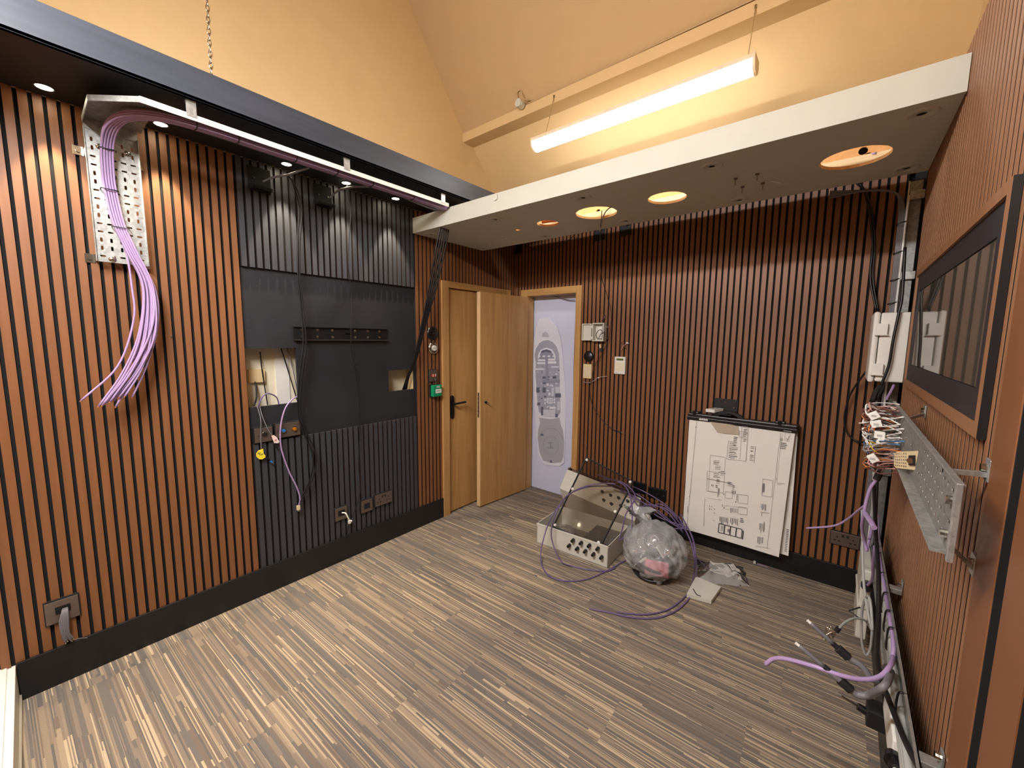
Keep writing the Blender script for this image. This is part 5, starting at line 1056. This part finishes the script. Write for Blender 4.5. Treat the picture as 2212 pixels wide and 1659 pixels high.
# white connection box
t = thing('connection_box', 'white weatherproof connection box with side latches in the corner beside the glass', 'electrical box', (2.87, 3.0, 1.405))
MB().box((2.832, 2.875, 1.41), (2.962, 3.17, 1.772), MT['white'], 0.008).build('box_body', t)
MB().box((2.803, 2.868, 1.405), (2.829, 3.177, 1.777), MT['white'], 0.010).build('lid', t)
for z_ in (1.475, 1.685): MB().box((2.815, 2.855, z_-0.03), (2.862, 2.875, z_+0.03), MT['white'], 0.003).box((2.812, 2.852, z_-0.032), (2.866, 2.86, z_-0.027), MT['boxg'], 0.001).build('latch', t)
one(MB().tube([(2.893, 2.90, 2.1), (2.90, 2.862, 1.86), (2.895, 2.85, 1.77), (2.885, 2.845, 1.62), (2.88, 2.845, 1.50), (2.862, 2.845, 1.40), (2.858, 2.86, 1.32)], 0.0065, MT['cable']), 'black_cable', 'black cable hanging in front of the white connection box', 'cable')
# vertical tray in the corner
t = thing('cable_tray', 'upright galvanised cable tray in the dark corner beside the back wall', 'cable tray', (2.93, 3.2, 0.2))
MB().box((2.900, 3.19, 0.12), (2.955, 3.194, 2.50), MT['galvd']).box((2.897, 3.172, 0.12), (2.901, 3.194, 2.50), MT['whitep']).build('tray_channel', t)  # galvanised front flange made white to show it catching light
for z_ in (0.86, 1.99, 2.42): MB().box((2.905, 3.165, z_-0.022), (2.965, 3.185, z_+0.022), MT['galv'], 0.002).build('wall_bracket', t)
for i in range(4):
    one(MB().tube([(2.55, 3.24, 2.50+i*.012), (2.72, 3.22, 2.50), (2.84, 3.20, 2.46), (2.872+i*0.006, 3.19, 2.36), (2.876+i*0.006, 3.185-i*.004, 2.1), (2.880+i*0.006, 3.185-i*.004, 1.5), (2.872+i*0.008, 3.18, 0.9), (2.872+i*0.008, 3.18, 0.35)], 0.0055, MT['gcable']), 'grey_cable', 'grey cable on the upright corner tray, '+['leftmost', 'second from left', 'second from right', 'rightmost'][i]+' of four', 'cable', 'grey cables on the corner tray')
one(MB().tube([(2.902, 3.165, 2.42), (2.902, 3.165, 2.0), (2.902, 3.165, 1.4), (2.90, 3.165, 0.8), (2.90, 3.165, 0.3)], 0.0055, MT['white']), 'white_cable', 'straight white conduit on the upright corner tray', 'conduit')
for i, z_ in enumerate((2.28, 2.12, 1.97, 1.84, 1.02, 0.92)):
    tie([V((2.868, 3.188, z_-.006)), V((2.868, 3.166, z_-.004)), V((2.90, 3.160, z_+.004)), V((2.905, 3.185, z_+.004))], 'black cable tie on the upright corner tray, '+['topmost', 'second from top', 'third from top', 'just above the white box', 'below the wire tangle', 'lowest'][i], 'cable ties on the corner tray', .003)
hangb([(1850, 395, .05), (1870, 420, .03), (1885, 520, .03), (1880, 600, .02), (1893, 672, .05)], 0.006, 'cable', 'dark cable twisting down the back wall to the white box, left one')
hangb([(1856, 395, .05), (1880, 440, .03), (1890, 520, .03), (1886, 600, .02), (1897, 672, .05)], 0.005, 'cable', 'dark cable twisting down the back wall to the white box, right one')
hangb([(1872, 800, .1), (1838, 850, .06), (1824, 900, .04), (1830, 935, .04), (1850, 952, .05), (1870, 955, .08), (1890, 948, .12)], 0.005, 'cable', 'black cable bowing left of the wire tangle in front of the brown slats')
# upper tray on z-brackets
t = thing('cable_tray', 'dull galvanised perforated tray on steel brackets at chest height on the right wall', 'cable tray', (2.87, 1.7, 1.24))
hs = []
for k in range(9):
    for r_ in range(4): hs.append(slot(1.06+k*0.042, 1.262+r_*0.030, *((0.020, 0.008) if (k+r_) % 2 else (0.014, 0.011))))
for k in range(12): hs.append(slot(1.46+k*0.06, 1.28+0.04*(k % 2), 0.026, 0.008))
MB().plate(rect(1.02, 1.238, 2.30, 1.372), hs, lambda a, b_, c: V((2.872+c, a, b_)), 0.0015, MT['galvd']).build('perforated_base', t)
MB().box((2.870, 1.02, 1.370), (2.880, 2.30, 1.374), MT['galv']).box((2.850, 1.04, 1.236), (2.874, 2.30, 1.240), MT['galv']).build('side_flange', t)
MB().box((2.867, 1.008, 1.234), (2.876, 1.020, 1.378), MT['galv'], 0.001).build('end_strip', t)
for yy, zz in ((1.05, 1.335), (1.06, 1.268)): MB().cyl((2.872, yy, zz), (2.862, yy, zz), 0.008, MT['chrome'], 10).build('bolt', t)
for y_, z_ in ((2.03, 1.366), (1.195, 1.362), (1.20, 1.232)):
    d_ = -0.07 if z_ < 1.3 else 0.0
    b = MB(); b.hexa([V((2.872, y_-.2+.012*(y_ < 1.5)*14, z_-.004)), V((2.872, y_-.19+.012*(y_ < 1.5)*14, z_-.004)), V((2.938, y_+.006, z_-.006+d_)), V((2.938, y_-.006, z_-.006+d_)), V((2.872, y_-.2+.012*(y_ < 1.5)*14, z_+.004)), V((2.872, y_-.19+.012*(y_ < 1.5)*14, z_+.004)), V((2.938, y_+.006, z_+.004+d_)), V((2.938, y_-.006, z_+.004+d_))], MT['galv'])
    b.box((2.9345, y_-.016, z_-.014+d_), (2.9385, y_+.016, z_+.030+d_), MT['galv'], .001).cyl((2.9345, y_, z_+.012+d_), (2.926, y_, z_+.012+d_), 0.008, MT['chrome'], 10); b.build('wall_bracket', t)
# cream lattice bracket
t = thing('cable_comb', 'cream lattice plastic cable guide bolted to the upper tray below the wires', 'cable guide', (2.865, 1.4, 1.28))
c4 = [at(1932, 1010, y=1.66), at(1985, 1016, y=1.50), at(1985, 974, y=1.50), at(1934, 976, y=1.66)]
bl = lambda u, v_, c=0: (c4[0]*(1-u)+c4[1]*u)*(1-v_)+(c4[3]*(1-u)+c4[2]*u)*v_+V((-c*0.5, -c*0.85, 0))
hs = []
for i in range(6):
    for j in range(5):
        u, v_ = 0.07+i*0.088, 0.14+j*0.18; hs.append([(u-.038, v_), (u, v_-.07), (u+.038, v_), (u, v_+.07)])
MB().plate([(0, .12), (.10, 0), (1, 0), (1, 1), (.10, 1), (0, .88)], hs, bl, 0.003, MT['comb']).build('lattice', t)
MB().hexa([bl(.66, .25, .003), bl(.90, .25, .003), bl(.90, .78, .003), bl(.66, .78, .003), bl(.66, .25, .008), bl(.90, .25, .008), bl(.90, .78, .008), bl(.66, .78, .008)], MT['blackm']).cyl(bl(.78, .5, .008), bl(.78, .5, .014), 0.008, MT['chrome'], 10).build('fixing', t)
# wire tangle: looping coloured cores
random.seed(31); b = MB()
bands = [(878, 900, ['w_brown', 'w_pink', 'w_white']), (900, 925, ['w_brown', 'w_white', 'w_orange']), (920, 960, ['w_blue', 'w_white', 'w_white', 'w_grey', 'w_white']), (945, 975, ['w_white', 'w_grey', 'w_yellow', 'w_blue', 'w_pink']), (970, 1010, ['w_brown', 'w_pink', 'w_white', 'w_orange', 'w_brown'])]
for (ya_, yb2, ms) in bands:
    for i in range(20):
        s0 = (random.uniform(1900, 1955)-(12 if ya_ < 900 else 0), random.uniform(ya_, yb2)); lx = random.uniform(1868, 1890)+max(0, (ya_-930)*0.12); xx = random.uniform(2.80, 2.86)
        p0 = at(s0[0], s0[1]-random.uniform(0, 8), x=2.868); e0_ = at(s0[0]-random.uniform(0, 20), s0[1]+random.uniform(4, 16), x=2.862)
        yl = 2.15+random.uniform(-.12, .12); m1_ = at(lx, s0[1]-random.uniform(-6, 10), y=yl); m2_ = at(lx-random.uniform(-3, 5), s0[1]+random.uniform(2, 14), y=yl-.03)
        m1_ += V((random.uniform(-.02, .01), 0, random.uniform(-.015, .015)))
        b.tube([p0, p0.lerp(m1_, .5)+V((random.uniform(-.02, .01), 0, random.uniform(-.02, .03))), m1_, m2_, m2_.lerp(e0_, .5)+V((0, 0, random.uniform(-.02, .01))), e0_], random.choice([.002, .0024, .003]), MT[random.choice(ms)], 5, 5)
for i in range(10):
    p0 = at(random.uniform(1893, 1912), random.uniform(975, 990), y=2.1); b.tube([p0, at(random.uniform(1884, 1900), random.uniform(1000, 1018), y=2.12), at(random.uniform(1888, 1912), random.uniform(1018, 1026), y=2.12), at(random.uniform(1900, 1925), random.uniform(985, 1000), y=2.05)], .0018, MT[random.choice(['w_brown', 'w_white', 'w_pink', 'w_grey'])], 5, 6)
tag(b.build('wire_tangle'), 'tangle of blue, white, orange and brown cores bunched on the upper tray', 'wires', kind='stuff')
for i, (px, py) in enumerate(((1888, 898), (1893, 916), (1900, 940), (1906, 953), (1921, 963), (1885, 990))):
    p = at(px, py, y=1.98); one(MB().box(p+V((-.015, -.01, -.012)), p+V((.015, .01, .014)), MT['white'], .002, Matrix.Translation(p) @ Matrix.Rotation(0.3*(i-2), 4, 'Y') @ Matrix.Translation(-p)).box(p+V((-.008, -.0115, -.003)), p+V((.006, -.0095, .004)), MT['inkl']), 'connector_block', 'white connector block in the wire tangle, '+['topmost', 'second from top', 'left of the blue cores', 'just left of the biggest label', 'nearest the lattice guide', 'at the lower left'][i], 'connector', 'white connectors in the wire tangle')
one(MB().tube([at(1893, 862, y=2.75), at(1900, 850, y=2.8), at(1905, 835, y=2.85), at(1893, 845, y=2.8), at(1884, 868, y=2.7)], .012, MT['cable'], 7), 'cable_bunch', 'knot of black cables tied just under the white connection box', 'cable')
one(MB().tube([at(1931, 832, y=2.8), at(1922, 850, y=2.75), at(1915, 862, y=2.7)], .006, MT['purple'], 7), 'violet_cable', 'short violet cable coming out below the white connection box', 'cable')
for i, dx in enumerate((0, 4, 9)):
    one(MB().tube([at(1895+dx, 845, y=2.85), at(1884+dx*1.5, 900, y=2.9), at(1888+dx, 980, y=2.95), at(1885+dx, 1080, y=2.95), at(1880+dx, 1180, y=2.95)], .006, MT[['lgcable', 'gcable', 'cable'][i]], 7), 'grey_cable' if i < 2 else 'black_cable', ['light grey', 'darker grey', 'black'][i]+' cable running straight down behind the wire tangle', 'cable')
p = at(1897, 1030, y=2.1); one(MB().cyl(at(1900, 1022, y=2.1), at(1893, 1036, y=2.1), .012, MT['blackm'], 10), 'cable_sleeve', 'black sleeve gathering the cores below the wire tangle', 'sleeve')
one(MB().tube([at(1894, 1035, y=2.1), at(1880, 1055, y=2.1), at(1872, 1080, y=2.1), at(1866, 1110, y=2.1), at(1862, 1140, y=2.15), at(1868, 1170, y=2.2), at(1872, 1190, y=2.2)], .006, MT['purple'], 7), 'violet_cable', 'violet cable falling from the black sleeve under the wire tangle', 'cable')
one(MB().tube([at(1868, 1092, y=2.1), at(1855, 1102, y=2.15), at(1830, 1122, y=2.25), at(1800, 1136, y=2.3), at(1742, 1141, y=2.35)], .0045, MT['purple'], 7), 'violet_cable', 'violet cable tail sticking out left over the bronze double socket', 'cable')
one(MB().tube([at(1868, 1108, y=2.1), at(1880, 1125, y=2.0), at(1888, 1140, y=1.95)], .010, MT['purple'], 7), 'violet_cable', 'thick violet cable bending onto the lower tray', 'cable')
# lower tray along the right skirting
t = thing('cable_tray', 'long low galvanised tray running beside the right skirting, full of tied cables', 'cable tray', (2.90, 1.9, 0.42))
MB().box((2.900, 0.95, 0.46), (2.902, 2.72, 0.69), MT['galvd']).box((2.894, 0.95, 0.688), (2.902, 2.72, 0.690), MT['galv']).box((2.894, 0.95, 0.458), (2.902, 2.72, 0.460), MT['galv']).build('tray_channel', t)
for y_ in (2.04, 1.215): MB().box((2.903, y_-.016, .672), (2.938, y_+.016, .692), MT['galv'], .002).box((2.934, y_-.014, .672), (2.9385, y_+.014, .725), MT['galv'], .001).cyl((2.934, y_, .71), (2.925, y_, .71), .008, MT['chrome'], 10).build('wall_bracket', t)
one(MB().tube([at(1872, 1190, y=2.3), at(1893, 1110, x=2.885), (2.892, 2.4, .665), (2.892, 2.0, .672), (2.892, 1.7, .672), (2.888, 1.62, .66)], .006, MT['purple'], 8), 'violet_cable', 'violet cable along the top of the low tray', 'cable')
one(MB().tube([(2.888, 1.62, .66), at(1922, 1440, y=1.50), at(1900, 1462, y=1.45), at(1865, 1468, y=1.42), at(1820, 1460, y=1.40), at(1760, 1440, y=1.40), at(1700, 1424, y=1.42), at(1672, 1423, y=1.43), at(1654, 1435, y=1.43)], .0065, MT['purple'], 8), 'violet_cable', 'long violet cable tail reaching out low over the carpet from the low tray', 'cable')
for i in range(3):
    one(MB().tube([(2.895, 2.68, .655-i*.022), (2.893, 2.2, .648-i*.022), (2.893, 1.8, .640-i*.022), (2.893, 1.45, .632-i*.022), (2.893, 0.97, .622-i*.022)], .0085, MT['lgcable'], 8), 'grey_cable', 'grey cable lying along the low tray, '+['upper', 'middle', 'lower'][i]+' of three', 'cable', 'grey cables along the low tray')
one(MB().tube([at(1887, 1040, y=2.4), at(1892, 1150, y=2.1), at(1898, 1250, y=1.9), at(1897, 1350, y=1.75), at(1895, 1420, y=1.6), at(1905, 1470, y=1.5), at(1925, 1525, y=1.4), at(1955, 1600, y=1.3), at(1985, 1659, y=1.2), at(2010, 1700, y=1.15)], .007, MT['cable'], 8), 'black_cable', 'black cable sweeping down across the low tray towards the viewer', 'cable')
one(MB().tube([at(1862, 1100, y=2.5), at(1863, 1180, y=2.4), at(1866, 1260, y=2.3), at(1876, 1330, y=2.2), at(1884, 1360, y=2.15), at(1880, 1300, y=2.2), at(1872, 1290, y=2.25), at(1862, 1320, y=2.3), at(1861, 1380, y=2.3), at(1870, 1415, y=2.3), at(1880, 1400, y=2.3), at(1884, 1350, y=2.3), at(1880, 1310, y=2.35)], .0052, MT['lgcable'], 7), 'grey_cable', 'light grey cable looped in front of the corner box', 'cable')
one(MB().tube([at(1882, 1360, y=2.2), at(1868, 1340, y=2.15), at(1845, 1336, y=2.1), at(1825, 1345, y=2.05), at(1812, 1358, y=2.0), at(1808, 1364, y=2.0)], .0045, MT['lgcable'], 7).cyl(at(1812, 1356, y=2.0), at(1807, 1364, y=2.0), .009, MT['blackm'], 8), 'grey_cable', 'grey cable arching left over the carpet with stripped silver ends', 'cable')
b = MB(); random.seed(4)
c = at(1801, 1368, y=2.0)
for i in range(7): b.tube([at(1806, 1364, y=2.0), c+V((random.uniform(-.03, .01), 0, random.uniform(-.01, .025))), c+V((random.uniform(-.045, .01), random.uniform(-.02, .02), random.uniform(-.04, .01)))], .0025, MT['chrome'], 5, 5)
one(b, 'stripped_ends', 'bright stripped wire strands at the end of the arching grey cable', 'wires')
def cab2(pts, cuff, tip, label):
    t = thing('grey_cable', label, 'cable', pts[-1])
    MB().tube(pts, lambda s: .009, MT['gcable'], 8).build('sheath', t)
    d = (pts[-1]-pts[-2]).normalized()
    q = pts[cuff]; d2_ = (pts[cuff+1]-q).normalized(); MB().cyl(q, q+d2_*.03, .013, MT['blackm'], 10).build('collar', t)
    MB().cyl(pts[-1], pts[-1]+d*.015, .008, MT['blackm'], 10).tube([pts[-1]+d*.015, pts[-1]+d*.05, pts[-1]+d*.085], .006, MT['gcable'], 8, 3).cyl(pts[-1]+d*.085, pts[-1]+d*.095, .0045, MT['white'], 8).build('stripped_core', t)
cab2([at(1915, 1440, x=2.88), at(1905, 1460, x=2.86), at(1885, 1468, y=1.5), at(1862, 1440, y=1.5), at(1832, 1420, y=1.5), at(1810, 1400, y=1.5)], 4, 0, 'thick grey cable with black collar pointing up left from the low tray, upper of two')
cab2([at(1925, 1450, x=2.88), at(1912, 1480, x=2.85), at(1880, 1500, y=1.4), at(1855, 1502, y=1.4), at(1838, 1490, y=1.4), at(1810, 1465, y=1.4), at(1792, 1450, y=1.4)], 4, 0, 'thick grey cable with black collar pointing up left from the low tray, lower of two')
tn = ['topmost', 'second', 'third', 'fourth', 'fifth', 'sixth', 'lowest']
for i, y_ in enumerate((2.55, 2.35, 2.15, 1.98, 1.85, 1.74, 1.42)):
    tie([V((2.900, y_, .688)), V((2.885, y_, .686)), V((2.882, y_, .655)), V((2.884, y_, .61)), V((2.900, y_, .605))], 'black cable tie round the cables on the low tray, %s in the photo' % tn[i], 'cable ties on the low tray', .0028)
# corner box on the floor tray and near lower box
t = thing('connection_box', 'light grey connection box with black gland standing low in the far right corner', 'electrical box', (2.9, 2.6, 0.1))
MB().box((2.856, 2.62, 0.10), (2.898, 2.95, 0.47), MT['boxg'], 0.006).build('box_body', t)
MB().box((2.850, 2.61, 0.27), (2.90, 2.96, 0.285), MT['boxg'], 0.002).build('lid_seam', t)
p = at(1885, 1275, y=2.60); MB().cyl((2.878, 2.62, .40), (2.876, 2.58, .405), .022, MT['black'], 14).cyl((2.876, 2.58, .405), (2.876, 2.55, .41), .017, MT['black'], 14).build('cable_gland', t)
one(MB().tube([(2.876, 2.57, .41), at(1884, 1250, y=2.5), at(1886, 1215, y=2.4), at(1890, 1180, y=2.35)], .006, MT['purple'], 7), 'violet_cable', 'violet cable entering the black gland of the corner box', 'cable')
one(MB().tube([at(1858, 1312, y=2.3), at(1834, 1319, y=2.28), at(1857, 1336, y=2.26)], .003, MT['black'], 6, 0), 'cable_tie', 'long unclipped black cable tie forming a corner left of the low box', 'cable tie')
t = thing('connection_box', 'white connection box with round black gland low in the foreground at the right', 'electrical box', (2.88, 1.5, 0.36))
MB().box((2.882, 1.40, .47), (2.899, 1.64, .56), MT['white'], .004).build('box_body', t)
p = V((2.888, 1.40, .51)); MB().cyl(p+V((0, .0, 0)), p+V((0, -.02, .002)), .022, MT['black'], 20).cyl(p+V((0, -.02, .002)), p+V((0, -.045, .004)), .014, MT['black'], 14).build('cable_gland', t)
one(MB().tube([p+V((0, -.03, .003)), p+V((.002, -.10, .0)), p+V((.004, -.25, -.01)), p+V((.004, -.42, -.02))], .007, MT['white'], 8), 'white_cable', 'white cable leaving the round gland of the foreground box', 'cable')
t = thing('clamp_screw', 'black clamp with a steel stud sticking out over the carpet beside the right skirting', 'clamp', (2.85, 1.6, .3))
q = at(1888, 1545, x=2.87); MB().box(q+V((-.02, -.03, -.03)), q+V((.058, .04, .03)), MT['blackm'], .004).build('clamp_body', t)
MB().cyl(q+V((-.02, 0, .0)), q+V((-.042, 0, .006)), .012, MT['black'], 10).cyl(q+V((-.042, 0, .006)), q+V((-.085, .0, .016)), .0045, MT['chrome'], 8).build('stud', t)
# tidy helper props
for o in bpy.data.objects:
    if '_o' in o.keys(): del o['_o']
